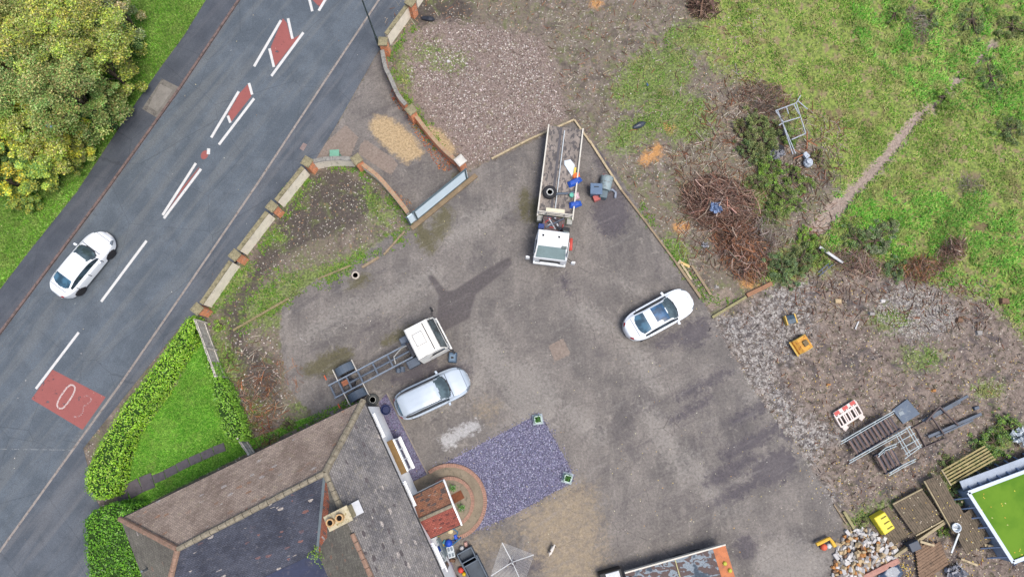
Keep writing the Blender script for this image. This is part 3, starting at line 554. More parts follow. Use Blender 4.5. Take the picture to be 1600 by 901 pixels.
def garden_wall(path, wz, label, cat='wall', face=wface, cp=cope, cw=.26, tw=.2, group=None, drop=None):
    W = [at(u, v, wz) for u, v in path]; x0, y0 = W[0]; t = thing('garden_wall', label, cat, (x0, y0, 0), group=group); n = len(W)
    def rib(wd, za, zb):
        mb = MB(); Lp, Rp = [], []
        for i in range(n):
            d = Vector((W[min(i+1,n-1)][0]-W[max(i-1,0)][0], W[min(i+1,n-1)][1]-W[max(i-1,0)][1])).normalized(); q = Vector((-d.y, d.x))*wd/2; p = Vector(W[i])-Vector((x0, y0)); Lp.append(p+q); Rp.append(p-q)
        V = [v for a, b in zip(Lp, Rp) for v in ((a.x, a.y, za), (b.x, b.y, za), (a.x, a.y, zb), (b.x, b.y, zb))]; f = [(1, 3, 2, 0), (4*n-4, 4*n-2, 4*n-1, 4*n-3)]
        for i in range(n-1): a = 4*i; b = a+4; f += [(b+2, b+3, a+3, a+2), (b, b+2, a+2, a), (b+3, b+1, a+1, a+3), (a, a+1, b+1, b)]
        return mb.add(V, f)
    uvbox(rib(tw, -.1, wz-.06), 'wall_face', face, t); uvbox(rib(cw, wz-.06, wz), 'coping', cp, t); return t
def resample(P, n):
    P = np.array(P, float); d = np.r_[0, np.cumsum(np.hypot(*np.diff(P, axis=0).T))]; s = np.linspace(0, d[-1], n); return list(zip(np.interp(s, d, P[:, 0]), np.interp(s, d, P[:, 1])))
def smooth_path(P, n=16):
    P = [Vector((*p, 0)) for p in P]; out = []
    for i in range(len(P)-1):
        a, b, c, d = P[max(i-1, 0)], P[i], P[i+1], P[min(i+2, len(P)-1)]
        for k in range(4):
            t = k/4; q = .5*((2*b)+(c-a)*t+(2*a-5*b+4*c-d)*t*t+(3*b-a-3*c+d)*t**3); out.append((q.x, q.y))
    return out+[(P[-1].x, P[-1].y)]
pz = 1.6
caps = [((307,482),1), ((366,398),1), ((424,322),1), ((479,252),1), ((557,248),1), ((598,64),0), ((641,2),1), ((642,171),1), ((719,250),1)]
plab = ['brick pillar with stone cap at the hedge end of the roadside wall', 'brick pillar with stone cap, second from the hedge along the roadside wall', 'brick pillar with stone cap, third from the hedge along the roadside wall', 'brick pillar at the corner of the roadside wall beside the green cabinet',
        'brick pillar midway round the curved wall south of the driveway', 'brick pillar beside the street lamp north of the driveway', 'brick pillar at the top edge of the photo on the roadside wall', 'brick pillar midway along the curved wall beside the stone heap', 'white capped brick pillar at the north end of the gate']
pill = []
for i, ((u, v), k) in enumerate(caps):
    x, y = at(u, v, pz); t = thing('wall_pillar', plab[i], 'pillar', (x, y, 0), group='brick pillars of the garden wall'); a = math.radians([52, 52, 53, 60, 38, 88, 55, 40, 40][i])
    s_ = .46; uvbox(MB().box((0, 0, pz/2-.08), (s_, s_, pz-.1), a), 'brick_shaft', brick_o, t); MB().box((0, 0, pz-.07), (s_+.14, s_+.14, .08), a).box((0, 0, pz-.01), (s_+.12, s_+.12, .06), a, taper=.7).build('cap', cope if i != 8 else mat('white_cap', C(216,214,206), .8, .15, 3), t, bevel=.01)
garden_wall([(314,474),(360,408)], 1.3, 'lowest stretch of the roadside wall, between the hedge pillar and the next pillar'); garden_wall([(372,390),(417,331)], 1.3, 'middle stretch of the pale roadside wall with stone coping'); garden_wall([(431,313),(473,261)], 1.3, 'stretch of the pale roadside wall nearest the driveway corner')
garden_wall([(603,53),(636,8)], 1.3, 'pale roadside wall north of the driveway between two brick pillars'); garden_wall([(647,-6),(700,-85)], 1.3, 'pale roadside wall leaving the photo at the top')
garden_wall(smooth_path([(488,252),(505,248.5),(521,247),(538,247),(549,248)]), 1.2, 'short curved wall with grey coping behind the green cabinet', cp=cope2)
garden_wall(smooth_path([(563,254),(588,273),(609,296),(630,322),(637,332)]), .95, 'curved brick wall from the drive pillar down to the gate', face=wface, cp=mat('brick_coping', C(182,140,112), .9, .4, 7, dirt=C(172,158,130), dirt_amt=.8), cw=.26)
garden_wall(smooth_path([(597,78),(602,104),(609,119),(622,148),(634,163)]), 1.2, 'curved grey coped wall between lamp pillar and stone heap', cp=cope2, face=brick_o, cw=.26)
garden_wall(smooth_path([(649,180),(673,211),(694,234),(712,250)]), .95, 'red brick wall running from the stone heap pillar to the gate', face=brick_o, cp=mat('brick_coping', C(182,140,112), .9, .4, 7, dirt=C(172,158,130), dirt_amt=.8), cw=.24)
# gate
ga, gb_ = Vector((*at(641,353), 0)), Vector((*at(731,279), 0)); gt = thing('driveway_gate', 'solid pale blue grey sliding gate across the brick walled drive', 'gate', ga); gd = (gb_-ga); L_ = gd.length; gd.normalize(); gy = math.atan2(gd.y, gd.x)
gm_ = mat('gate_sheet', (.66,.80,.88), .5, .06, 1.0, spec=.4); gf = mat('gate_frame', C(84,104,112), .5, .15)
mid = gd*(L_/2+.25); MB().box((mid.x, mid.y, 1.0), (L_-.5, .04, 1.55), gy).build('panel', gm_, gt)
MB().box((mid.x, mid.y, 1.8), (L_-.4, .09, .08), gy).box((mid.x, mid.y, .2), (L_-.4, .09, .1), gy).build('rail', gf, gt)
for k in (.05, .62, L_-.1): q = gd*k; MB().box((q.x, q.y, .93), (.1, .1, 1.86), gy).build('post', gf, gt)
q = gd*.32; MB().box((q.x, q.y, 1.05), (.46, .04, 1.5), gy).build('panel', gm_, gt)
gk = MB().box((mid.x+.2*gd.y, mid.y-.2*gd.x, .06), (L_+.6, .3, .12), gy).build('timber_sill', mat('old_timber', C(140,122,98), .9, .3, 3, stretch=(1,1,1)), None); gk.location = ga; tag(gk, 'long brown timber sill along the foot of the gate', 'timber')
# green cabinet
x, y = at(522.5, 240, .9); cb = thing('utility_cabinet', 'green telecom cabinet beside the curved wall at the driveway mouth', 'cabinet', (x, y, 0), rz=.05); gc = mat('cabinet_green', C(122,176,152), .5, .12, 3)
MB().box((0, 0, .45), (.5, .36, .9)).build('cabinet_body', gc, cb, bevel=.015); MB().box((0, 0, .92), (.6, .5, .05)).build('lid', gc, cb, bevel=.015); MB().box((0, -.19, .45), (.44, .02, .8)).build('door', mat('cabinet_green_dark', C(100,150,128), .5), cb)
# fences beside the lawn
wood_g = mat('grey_boards', (.5,.47,.42), .9, .25, 3, dirt=C(120,112,104)); wood_n = mat('new_boards', C(196,172,132), .9, .2, 3, dirt=C(150,128,96))
def board_fence(a, b, h, label, m=wood_g, bays=3, leanx=0.0):
    A_, B_ = Vector((*at(*a, 0), 0)), Vector((*at(*b, 0), 0)); d = B_-A_; L = d.length; d.normalize(); q = Vector((-d.y, d.x, 0)); t = thing('board_fence', label, 'fence', A_); n = max(2, int(L/.16)); mb = MB()
    for i in range(n): p = d*(L*(i+.5)/n); hh = h+random.uniform(-.03, .03); mb.box((p.x, p.y, hh/2), (L/n*.9, .03, hh), math.atan2(d.y, d.x), rx=random.uniform(-.02, .02))
    mb.build('boards', m, t)
    for k in range(bays+1): p = d*(L*k/bays)+q*.06; MB().box((p.x, p.y, h/2+.05), (.09, .09, h+.1)).build('post', wood_g, t)
    mr = MB(); 
    for z in (.3, h-.15): mr.beam(d*0+q*.04+Vector((0,0,z)), d*L+q*.04+Vector((0,0,z)), .04, .08)
    mr.build('rail', wood_g, t); return t
board_fence((322,505),(353,590), 1.6, 'weathered grey board fence between the lawn hedge and the overgrown corner', bays=2)
board_fence((384,684),(400,708), 1.3, 'short pale board fence end against the brown house roof', bays=1)
mp = mat('galvanised', C(184,196,204), .45, .15, 4, metal=.3)
t = thing('rail_fence', 'thin galvanised rail fence behind the small lawn hedge', 'fence', at3(352,596)); pr = [at(352,596), at(360,620), at(366,642), (at(378,668)), at(388,690)]; x0, y0 = at(352,596)
MB().tube([(x-x0, y-y0, 1.2) for x, y in pr], .03, 5).tube([(x-x0, y-y0, .5) for x, y in pr], .03, 5).build('rail', mp, t)
for x, y in pr: MB().tube([(x-x0, y-y0, 0), (x-x0, y-y0, 1.25)], .035, 5).build('post', mp, t)
# ================================================================== TIMBER EDGING
tim = mat('pale_timber', C(196,180,148), .9, .25, 3, dirt=C(142,124,98)); timb = mat('dull_timber', C(160,142,116), .9, .25, 3, dirt=C(118,104,88))
def timber(a, b, w, h, label, m=tim, z=0.0, name='timber_beam', cat='timber', group=None, z2=None):
    A_ = Vector((*at(*a, z), z)); B_ = Vector((*at(*b, z if z2 is None else z2), z if z2 is None else z2)); o = MB().beam(Vector((0, 0, h/2)), B_-A_+Vector((0, 0, h/2)), w, h).build(name, m, None, bevel=.01); o.location = A_; return tag(o, label, cat, group)
timber((768,249),(826,219), .12, .14, 'edging board along the stone heap, left of the flatbed lorry'); timber((826,219),(897,188), .12, .15, 'edging board behind the tail of the flatbed lorry')
timber((897,188),(922,224), .12, .15, 'short edging board by the right tail corner of the flatbed lorry'); timber((921,221),(970,297), .14, .16, 'edging board beside the grey scrap bins'); timber((970,297),(1012,352), .12, .15, 'edging board halfway down the yard boundary', timb); timber((1012,352),(1056,411), .12, .14, 'edging board beside the bright weed clump', timb); timber((1056,411),(1094,465), .16, .15, 'weathered edging board ending at the parked white car', timb)
timber((1064,412),(1080,437), .13, .1, 'loose offcut board lying just outside the yard boundary', tim); timber((1080,415),(1110,461), .15, .14, 'long loose board lying parallel to the yard boundary', timb); timber((1063,410),(1077,417), .16, .1, 'small bright timber block lying across the board ends', mat('fresh_timber', C(222,190,130), .9, .2, 3))
timber((1058,413),(1063,407), .16, .12, 'short stub of timber at the head of the loose boards', tim); timber((1112,496),(1165,464), .16, .18, 'green tinged timber sleeper at the edge of the rubble ground', mat('green_timber', C(158,152,112), .9, .3, 3)); timber((1166,462),(1205,443), .26, .2, 'wide brown timber sleeper against the conifer scrub', mat('brown_timber', C(166,124,96), .9, .25, 3, dirt=C(136,110,88)))
timber((365,516),(452,466), .14, .12, 'mossy rotten log edging at the lower corner of the garden bed', mat('mossy_log', C(150,138,104), .95, .35, 4, dirt=C(90,96,60))); timber((497,436),(548,415), .12, .1, 'mossy kerb log beside the manhole', mat('mossy_log', C(150,138,104))); timber((566,418),(592,402), .16, .1, 'brown plank by the manhole', timb); timber((600,398),(632,362), .12, .1, 'dirty plank between the manhole and the gate', timb)
# ================================================================== CARS
rubber = mat('rubber', C(46,46,50), .85, .2, 5); rim_m = mat('alloy', C(170,174,180), .35, .15, 5); rim_d = mat('dark_alloy', C(120,122,128), .4, .2, 6); blk = mat('black_plastic', C(38,40,44), .6, .15)
red_l = mat('red_lens', C(190,30,44), .2, .1); clr_l = mat('clear_lens', C(120,130,140), .15, .1, spec=.7)
def wheel(root, c, R, wd, rim=rim_m, axis='y', spokes=7, name='wheel'):
    t = MB().lathe(c, [(R*.62, -wd/2), (R*.93, -wd/2), (R, -wd*.32), (R, wd*.32), (R*.93, wd/2), (R*.62, wd/2)], 26, axis).build('tyre', rubber, None, smooth=False); 
    h = bpy.data.objects.new(name, None); COL.objects.link(h); h.parent = root; t.parent = h
    mb = MB().lathe(c, [(R*.64, -wd*.42), (R*.6, wd*.40), (0.0, wd*.32)], 22, axis)
    mb.lathe(c, [(R*.64, wd*.42), (R*.6, -wd*.40), (0.0, -wd*.32)], 22, axis)
    mb.build('rim', rim, h); return h
def car(name, label, paint_m, apx, apz, ang, L=4.7, W=1.84, top=None, belt=None, ws=(0.5, 1.15), rw=(-1.3, -1.95), side=(-1.6, .95), wr=.60, roofw=None, wb=1.42, R=.335, sunroof=None, rails=False, sgh=.30, rim=rim_m, tail=None, backglass_w=.62, second=None, pw=(5.5, 2.0)):
    x, y = at(*apx, apz); root = thing(name, label, 'car', (x, y, 0), ang)
    N = 150; a = np.linspace(0, np.pi, N); X = -L/2*np.cos(a)*(1-.0); X = np.sign(X)*np.abs(X/(L/2))**.92*(L/2)
    Xn = np.abs(X)/(L/2); w = W/2*np.maximum(1-Xn**pw[0], 0)**(1/pw[1]); w = np.maximum(w, .02)
    tx, tz = zip(*top); zt = np.interp(X, tx, tz); k = np.ones(7)/7
    def sm(z, n=3):
        for _ in range(n): z = np.convolve(np.pad(z, 3, 'edge'), k, 'valid')
        return z
    zt = sm(zt, 2); bx, bz = zip(*belt); zb = sm(np.interp(X, bx, bz)); kk = np.clip((zt-zb)/.42, 0, 1)
    low = .2+.16*np.clip((Xn-.86)/.14, 0, 1)
    rows = []
    for i in range(N):
        wi, zbi, zti, ki = w[i], zb[i], zt[i], kk[i]; sc_ = wi/(W/2)
        yg0 = wi-.10*sc_-.0; yg1 = (wi-.16*sc_)*(1-ki)+wr*min(1, sc_*1.02)*ki; zg = max(zbi+.005, zti-.045*ki-.01)
        pts = [(wi*.94, low[i]), (wi*.99, low[i]+.1), (wi, (low[i]+zbi)*.5), (wi*.995, zbi-.12), (wi-.03*sc_, zbi-.03), (yg0, zbi), (yg1+.015*ki, zg-.03*ki), (yg1-.05*sc_, zg+.03*ki), (yg1*.6, zti-.006), (0, zti)]
        sub = [3, 4, 4, 3, 3, 7, 2, 6, 6]; r = []
        for j in range(9):
            for q in range(sub[j]):
                t = q/sub[j]; r.append((pts[j][0]*(1-t)+pts[j+1][0]*t, pts[j][1]*(1-t)+pts[j+1][1]*t, j, t))
        r.append((*pts[9], 8, 1)); rows.append(r)
    M = len(rows[0]); V = []; 
    for i in range(N): V += [(X[i], p[0], p[1]) for p in rows[i]]+[(X[i], -p[0], p[1]) for p in rows[i]]
    cls = {}; 
    for i in range(N-1):
        xm = (X[i]+X[i+1])/2
        for j in range(M-1):
            seg = rows[i][j][2]; tt = rows[i][j][3]; ym = (rows[i][j][0]+rows[i+1][j+1][0])/2; zm = (rows[i][j][1]+rows[i+1][j+1][1])/2; ki = (kk[i]+kk[i+1])/2
            c = 'body'
            if seg <= 2 and min(math.hypot(xm-wb, zm-R), math.hypot(xm+wb, zm-R)) < R+.05: c = 'arch'
            elif seg == 5 and side[0] < xm < side[1] and ki > .18 and .1 < tt+.05 and tt < .84: c = 'side_window'
            elif (seg >= 7 or (seg == 6 and xm > ws[0]+.18)) and ws[0]-.1*ym*ym/.36 < xm < ws[1]-.2*ym*ym/.5: c = 'windscreen'
            elif seg >= 7 and rw[1]+.22*(ym/.62)**3 < xm < rw[0] and ym < backglass_w: c = 'rear_window'
            elif seg >= 7 and ws[1]-.2*ym*ym/.5 <= xm < ws[1]+.07-.2*ym*ym/.5: c = 'cowl'
            elif sunroof and seg >= 7 and sunroof[0] < xm < sunroof[1] and ym < wr*.9: c = 'sunroof'
            elif second and seg >= 7 and second[0] < xm < second[1] and ym < wr*.86: c = 'roof_glass'
            elif seg in (3, 4, 5) and xm > L/2-.42 and ym > W*.27: c = 'headlight'
            elif seg in (3, 4, 5, 7) and xm < -L/2+.24 and ym > W*.2 and zm > .6 and seg != 7: c = 'tail_light'
            elif seg <= 1 and zm < .3: c = 'sill'
            if c == 'body' and ((seg in (2, 3, 4) and any(abs(xm-sx_) < .017 for sx_ in (side[1]-.02, side[1]-1.12, side[0]+.25))) or (seg >= 6 and ym < w[i]*.8 and (abs(xm-ws[1]-.06) < .017 or abs(xm-(L/2-.3)) < .012)) or (seg >= 6 and abs(xm-rw[1]+.12) < .014 and ym < .6)): c = 'shut_line'
            for sd, off in ((1, 0), (-1, M)):
                q = [i*2*M+off+j, (i+1)*2*M+off+j, (i+1)*2*M+off+j+1, i*2*M+off+j+1]; q = q if sd > 0 else q[::-1]
                key = c if c in ('body', 'shut_line', 'cowl', 'windscreen', 'rear_window', 'sunroof', 'roof_glass', 'arch', 'sill') else c+('+' if sd > 0 else '-')
                if c != 'arch': cls.setdefault(key, []).append(q)
    mm = dict(body=paint_m, windscreen=glass('screen_glass', (.03, .045, .05)), rear_window=glass('rear_glass', (.02, .05, .075)), sunroof=glass('roof_glass', (.01, .04, .085)), roof_glass=glass('rear_glass'), sill=blk, cowl=blk, shut_line=mat('shut_line', C(92,98,106), .6, .1), side_window=glass(), headlight=clr_l, tail_light=red_l)
    for key, fs in cls.items():
        ids = sorted({i for f in fs for i in f}); mp_ = {g: n for n, g in enumerate(ids)}; kn = key.rstrip('+-')
        MBx = MB(); MBx.add([V[i] for i in ids], [[mp_[i] for i in f] for f in fs]); MBx.build(kn, mm[kn], root, smooth=True)
    for sx in (wb, -wb):
        for sy in (1, -1):
            wheel(root, (sx, sy*(W/2-.13), R), R, .22, rim)
    MB().box((0, 0, .42), (L*.86, W*.62, .4)).build('underbody', blk, root)
    for sy in (1, -1):
        MB().box((side[1]-.12, sy*(W/2+.07), zb[N//2]+.05), (.14, .2, .13), rz=.15*sy).build('door_mirror', paint_m, root, bevel=.03)
        if rails: MB().tube([(-1.75, sy*(wr-.01), top_at(top, -1.75)+.0), (-1.6, sy*(wr-.01), top_at(top, -1.6)+.05), (.3, sy*(wr-.01), top_at(top, .3)+.05), (.45, sy*(wr-.01), top_at(top, .45)+.0)], .022, 6).build('roof_rail', mat('rail_silver', C(120,126,132), .4, .1), root)
    for sx in (1, -1): MB().box((sx*(L/2-.012), 0, .46), (.02, .5, .11)).build('number_plate', mat('plate', C(226,226,200) if sx < 0 else C(230,230,230), .5, .05), root)
    return root
def top_at(t, x): return float(np.interp(x, *zip(*t)))
pw_ = mat('white_car_paint', (.66,.69,.72), .28, .03, .7, coat=.5, spec=.5); ps_ = mat('silver_car_paint', C(196,210,224), .3, .04, .7, metal=.15, coat=.6, spec=.5); pb_ = mat('pearl_white_paint', (.68,.72,.76), .28, .03, .7, coat=.5, spec=.5)
sal_top = [(-2.35,.62),(-2.3,.90),(-2.15,1.03),(-1.75,1.08),(-1.0,1.37),(-.4,1.43),(.2,1.42),(.42,1.38),(1.12,1.0),(1.6,.93),(2.1,.80),(2.28,.66),(2.35,.5)]
sal_belt = [(-2.35,.58),(-2.25,.88),(-2.0,.99),(-1.2,.98),(0,.95),(1.0,.92),(1.6,.88),(2.1,.76),(2.28,.62),(2.35,.46)]
car('moving_car', 'white saloon car driving up the left lane of the main road', pw_, (127,412), .8, math.radians(55), L=4.75, W=1.84, top=sal_top, belt=sal_belt, ws=(.46, 1.06), rw=(-1.05, -1.72), side=(-1.5, .88), wb=1.42, rim=rim_d)
car('parked_car', 'white coupe like car with blue glass roof parked against the timber edging', pb_, (1030,491), .8, math.radians(28.5), L=4.72, W=1.88, top=[(-2.36,.66),(-2.3,.95),(-2.15,1.06),(-1.95,1.1),(-1.1,1.38),(-.4,1.47),(.1,1.46),(.35,1.42),(1.05,1.05),(1.5,.98),(2.1,.84),(2.28,.7),(2.36,.5)],
    belt=[(-2.36,.62),(-2.25,.92),(-2.0,1.02),(-1.2,1.02),(0,.98),(1.0,.96),(1.6,.9),(2.1,.78),(2.28,.62),(2.36,.46)], ws=(.36, 1.0), rw=(-.95, -1.66), side=(-1.45, .85), sunroof=(-.5, .3), wb=1.42)
car('parked_car', 'silver blue estate car with roof rails parked beside the white chassis cab lorry', ps_, (675,614), .9, math.radians(25), L=4.72, W=1.88, top=[(-2.36,.7),(-2.3,1.0),(-2.22,1.12),(-1.98,1.52),(-1.7,1.6),(-.6,1.66),(.2,1.63),(.42,1.58),(1.12,1.12),(1.55,1.04),(2.1,.9),(2.28,.72),(2.36,.5)],
    belt=[(-2.36,.66),(-2.28,.95),(-2.1,1.08),(-1.2,1.06),(0,1.03),(1.0,1.0),(1.6,.95),(2.1,.82),(2.28,.66),(2.36,.48)], ws=(.46, 1.06), rw=(-1.98, -2.2), side=(-1.9, .85), wr=.64, wb=1.38, rails=True, sunroof=None, backglass_w=.6, pw=(6.5, 2.2))
# ================================================================== LORRIES
cabw = mat('lorry_white', (.7,.72,.73), .45, .05, 1.2, dirt=C(176,176,172), dirt_amt=.25); cabd = mat('dirty_lorry_white', (.66,.66,.63), .5, .1, 1.5, dirt=C(140,136,126), dirt_amt=.4, stretch=(.6, 3, 1)); steel = mat('chassis_steel', C(96,108,124), .5, .25, 3, metal=.2, dirt=C(110,84,70), dirt_amt=.3)
dsteel = mat('dark_steel', C(60,62,70), .6, .3, 4, dirt=C(96,72,60), dirt_amt=.3); rail_w = mat('white_rail', C(224,220,208), .6, .1, 3, dirt=C(168,150,130), dirt_amt=.3); tank_m = mat('fuel_tank', C(84,96,112), .45, .2, 3)
def cab(root, x0, m, wid=2.1, length=1.75, zf=.55, zt=2.75, roof_hatch=False, slope=.45, scr=None):
    """x0 is the front face; the cab runs back from it."""
    xb = x0-length; h = wid/2; zw = 1.55
    prof = [(xb, zf), (x0-.02, zf), (x0, .95), (x0-.04, zw), (x0-slope, zt-.08), (x0-slope-.15, zt), (xb+.1, zt), (xb, zt-.1)]
    inset = [0, 0, 0, .0, .1, .14, .12, .08]; n = len(prof); V = [(x, h-i, z) for (x, z), i in zip(prof, inset)]+[(x, -h+i, z) for (x, z), i in zip(prof, inset)]
    f = [tuple(range(n)), tuple(range(2*n-1, n-1, -1))]+[(i, i+n, (i+1) % n+n, (i+1) % n) for i in range(n)]
    o = MB().add(V, f).build('cab', m, root, bevel=.04); bmv = o
    a = Vector((x0-.04, 0, zw)); b = Vector((x0-slope, 0, zt-.08)); nn = Vector((zt-zw, 0, slope)).normalized()*.012
    def q(t, y): p = a.lerp(b, t)+nn; return (p.x, y, p.z)
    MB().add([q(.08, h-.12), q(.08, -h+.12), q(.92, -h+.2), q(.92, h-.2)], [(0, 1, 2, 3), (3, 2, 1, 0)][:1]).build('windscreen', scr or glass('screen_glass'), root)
    for s in (1, -1):
        MB().box((x0-.62, s*(h-.035), 1.95), (.8, .03, .55), rx=s*.1).build('side_window', glass(), root); MB().box((x0-.7, s*(h+.002), 1.25), (.95, .02, 1.2)).build('door', m, root, bevel=.01)
        MB().tube([(x0-.05, s*h, 1.75), (x0+.12, s*(h+.3), 1.8)], .02, 5).tube([(x0-.05, s*h, 2.3), (x0+.12, s*(h+.3), 2.25)], .02, 5).build('mirror_arm', blk, root); MB().box((x0+.12, s*(h+.34), 2.02), (.12, .24, .5)).build('mirror', blk if m is cabd else cabw, root, bevel=.03)
        MB().box((x0+.015, s*(h-.3), .72), (.04, .32, .18)).build('headlight', clr_l, root)
    MB().box((x0+.02, 0, 1.18), (.03, wid*.62, .32)).build('grille', blk, root); MB().box((x0+.03, 0, .55), (.16, wid-.04, .3)).build('bumper', m, root, bevel=.03)
    return o
# --- chassis cab lorry
A_ = Vector((*at(518,612,.9), 0)); B_ = Vector((*at(690,523,.5), 0)); d = (B_-A_); LT = d.length+.1; ang = math.atan2(d.y, d.x)
t = thing('chassis_cab_lorry', 'white cab lorry with a bare chassis, parked beside the silver blue estate car', 'lorry', A_, ang)
cab(t, LT, cabd, wid=2.15, length=1.85, zt=2.7, slope=.42)
hx_ = LT-1.25; MB().box((hx_, .1, 2.73), (.58, .72, .06)).build('roof_hatch', mat('hatch_white', C(240,240,236), .5, .04), t, bevel=.03); MB().box((hx_, .1, 2.715), (.62, .76, .03)).build('hatch_seal', mat('seal_grey', C(110,108,104), .7), t)
MB().box((LT-.72, 0, 2.72), (.05, 1.7, .02)).build('roof_seam', blk, t)
for s in (.42, -.42): MB().beam((0, s, .85), (LT-.5, s, .85), .08, .22).build('chassis_rail', mat('rail_grey_blue', C(128,142,160), .5, .2, 3, dirt=C(100,98,96), dirt_amt=.35), t)
for x in (.08, .62, 1.15, 1.9, 2.9, 3.9): MB().beam((x, -.42, .84), (x, .42, .84), .1, .12).build('cross_member', steel, t)
for s in (1, -1):
    for k in (.16, -.16): wheel(t, (1.25, s*(.85)+k*.9, .46), .46, .26, rim_d)
    wheel(t, (LT-1.15, s*.9, .46), .46, .26, rim_d)
    mb = MB(); ar = [(1.25+.62*math.cos(a), .46+.6*math.sin(a)) for a in [math.pi*(.12+.76*i/8) for i in range(9)]]
    V = [(x, s*.62, z) for x, z in ar]+[(x, s*1.12, z) for x, z in ar]; f = [(i, i+1, i+10, i+9) for i in range(8)]
    o = mb.add(V, f).build('mudguard', mat('mudguard_grey', C(86,100,116), .6, .15, 3), t); so_ = o.modifiers.new('thick', 'SOLIDIFY'); so_.thickness = .03
    for xx in (.62, 1.88): MB().tube([(xx, s*.4, .95), (xx, s*1.16, .9), (xx-.02, s*1.2, .6)], .03, 5).build('mudguard_bracket', mat('bracket_white', C(220,216,206), .6, .1), t)
    MB().box((.02, s*.95, .8), (.06, .3, .1)).build('tail_light', mat('orange_red_lens', C(214,96,50), .4, .1), t)
MB().tube([(.9, 0, .75), (2.4, 0, .8), (LT-1.8, 0, .85)], .07, 8).build('prop_shaft', steel, t); MB().lathe((1.25, 0, .5), [(0, -.3), (.2, -.2), (.24, 0), (.2, .2), (0, .3)], 12).build('axle_housing', dsteel, t, smooth=True); MB().tube([(1.25, -.8, .46), (1.25, .8, .46)], .08, 8).build('axle', dsteel, t)
MB().box((LT-2.35, -.75, .7), (.75, .5, .5)).build('fuel_tank', tank_m, t, bevel=.05); MB().tube([(LT-3.2, -.9, .62), (LT-3.05, -.62, .62)], .16, 10).tube([(LT-3.45, -.82, .6), (LT-3.3, -.6, .6)], .16, 10).build('air_tank', tank_m, t); MB().box((LT-2.2, .72, .75), (.55, .45, .4)).build('battery_box', steel, t, bevel=.03)
MB().box((LT-1.95, 0, 1.0), (.5, .95, .7)).build('engine', dsteel, t, bevel=.05); MB().tube([(LT-2.0, .3, 1.3), (LT-2.6, .35, 1.05), (LT-3.2, .1, 1.0), (LT-3.3, -.3, .95)], .035, 6).build('air_hose', mat('pale_hose', C(180,182,180), .6), t)
MB().tube([(LT-2.5, .55, .9), (LT-2.1, .4, 1.2), (LT-1.9, .5, 1.7)], .06, 8).build('exhaust_stack', steel, t)
MB().box((.95, .1, .92), (.36, .3, .12)).build('spring_bracket', mat('rust_red', C(158,100,72), .85, .3, 6), t)
# --- flatbed lorry
A_ = Vector((*at(884,199,1.15), 0)); B_ = Vector((*at(858,412,.5), 0)); d = B_-A_; LT = d.length; ang = math.atan2(d.y, d.x)
t = thing('flatbed_lorry', 'flatbed lorry with white cab and worn brown deck in the yard corner', 'lorry', A_, ang)
BL = LT-2.95; wd = 2.1
pl_t = NT('worn_bed_boards'); v = pl_t.obj(); n1 = pl_t.noise(v, 1.2, 5, .65); c = pl_t.mix(pl_t.step(n1, .35, .65), C(134,126,120), C(162,152,144)); blot = pl_t.noise(pl_t.mapv(v, (2.2, 3.6, 1)), 1.6, 2, .5, .3)
c = pl_t.mix(pl_t.step(blot, .52, .57, 0, .7), c, C(70,70,76)); wv = pl_t.vor(pl_t.mapv(v, (0.01, 6.2, 1)), 1, out='Distance'); c = pl_t.scale(c, pl_t.step(pl_t.noise(v, 25, 3), .3, .7, .82, 1.18)); bed_m = pl_t.done(c, .85)
MB().box((BL/2, 0, 1.08), (BL, wd, .1)).build('deck', bed_m, t); 
for i in range(7): MB().box((BL/2, -wd/2+.15+i*.3, 1.132), (BL-.04, .27, .006)).build('deck_board', bed_m, t)
MB().box((BL/2, -.28, 1.14), (BL-.1, .16, .02)).build('deck_channel', mat('deck_channel', C(92,90,94), .7, .25, 3), t)
for s in (1, -1): MB().box((BL/2+.1, s*(wd/2+.04), 1.2), (BL+.2, .09, .24)).build('side_rail', rail_w, t, bevel=.008)
MB().tube([(.25, -.05, 1.2), (BL-.35, -.05, 1.2)], .03, 6).build('tie_pole', mat('pole_white', C(214,222,226), .4), t)
hb = MB(); 
for z in (1.25, 1.55, 1.85): hb.beam((BL+.05, -wd/2, z), (BL+.05, wd/2, z), .05, .06)
for y in (-wd/2+.03, -.55, .55, wd/2-.03): hb.beam((BL+.05, y, 1.1), (BL+.05, y, 1.9), .05, .05)
hb.build('headboard', rail_w, t); MB().box((BL-.1, -.05, 1.86), (.22, 1.15, .06)).build('light_bar', mat('bar_cream', C(232,226,196), .5, .1), t, bevel=.02)
for s in (.42, -.42): MB().beam((.1, s, .82), (LT-.6, s, .82), .08, .22).build('chassis_rail', dsteel, t)
for s in (1, -1):
    for k in (.16, -.16): wheel(t, (1.5, s*.85+k*.9, .44), .44, .26, rim_d)
    wheel(t, (LT-1.1, s*.88, .44), .44, .26, rim_d)
    MB().box((BL+.28, s*.92, .95), (.36, .34, .4)).build('tool_box', mat('box_grey', C(170,172,166), .6, .2), t, bevel=.02)
cab(t, LT, cabw, wid=2.05, length=1.62, zt=2.5, slope=.7, scr=mat('sky_reflection_screen', C(142,164,166), .12, .12, 1.5, spec=.6))  # pale grey-green windscreen colour stands in for sky reflected in the glass
MB().box((LT-2.25, -.05, 1.2), (.95, 1.35, .7)).build('engine', mat('greasy_engine', C(92,72,70), .6, .6, 8, dirt=C(150,150,156), dirt_amt=.5), t, bevel=.04)
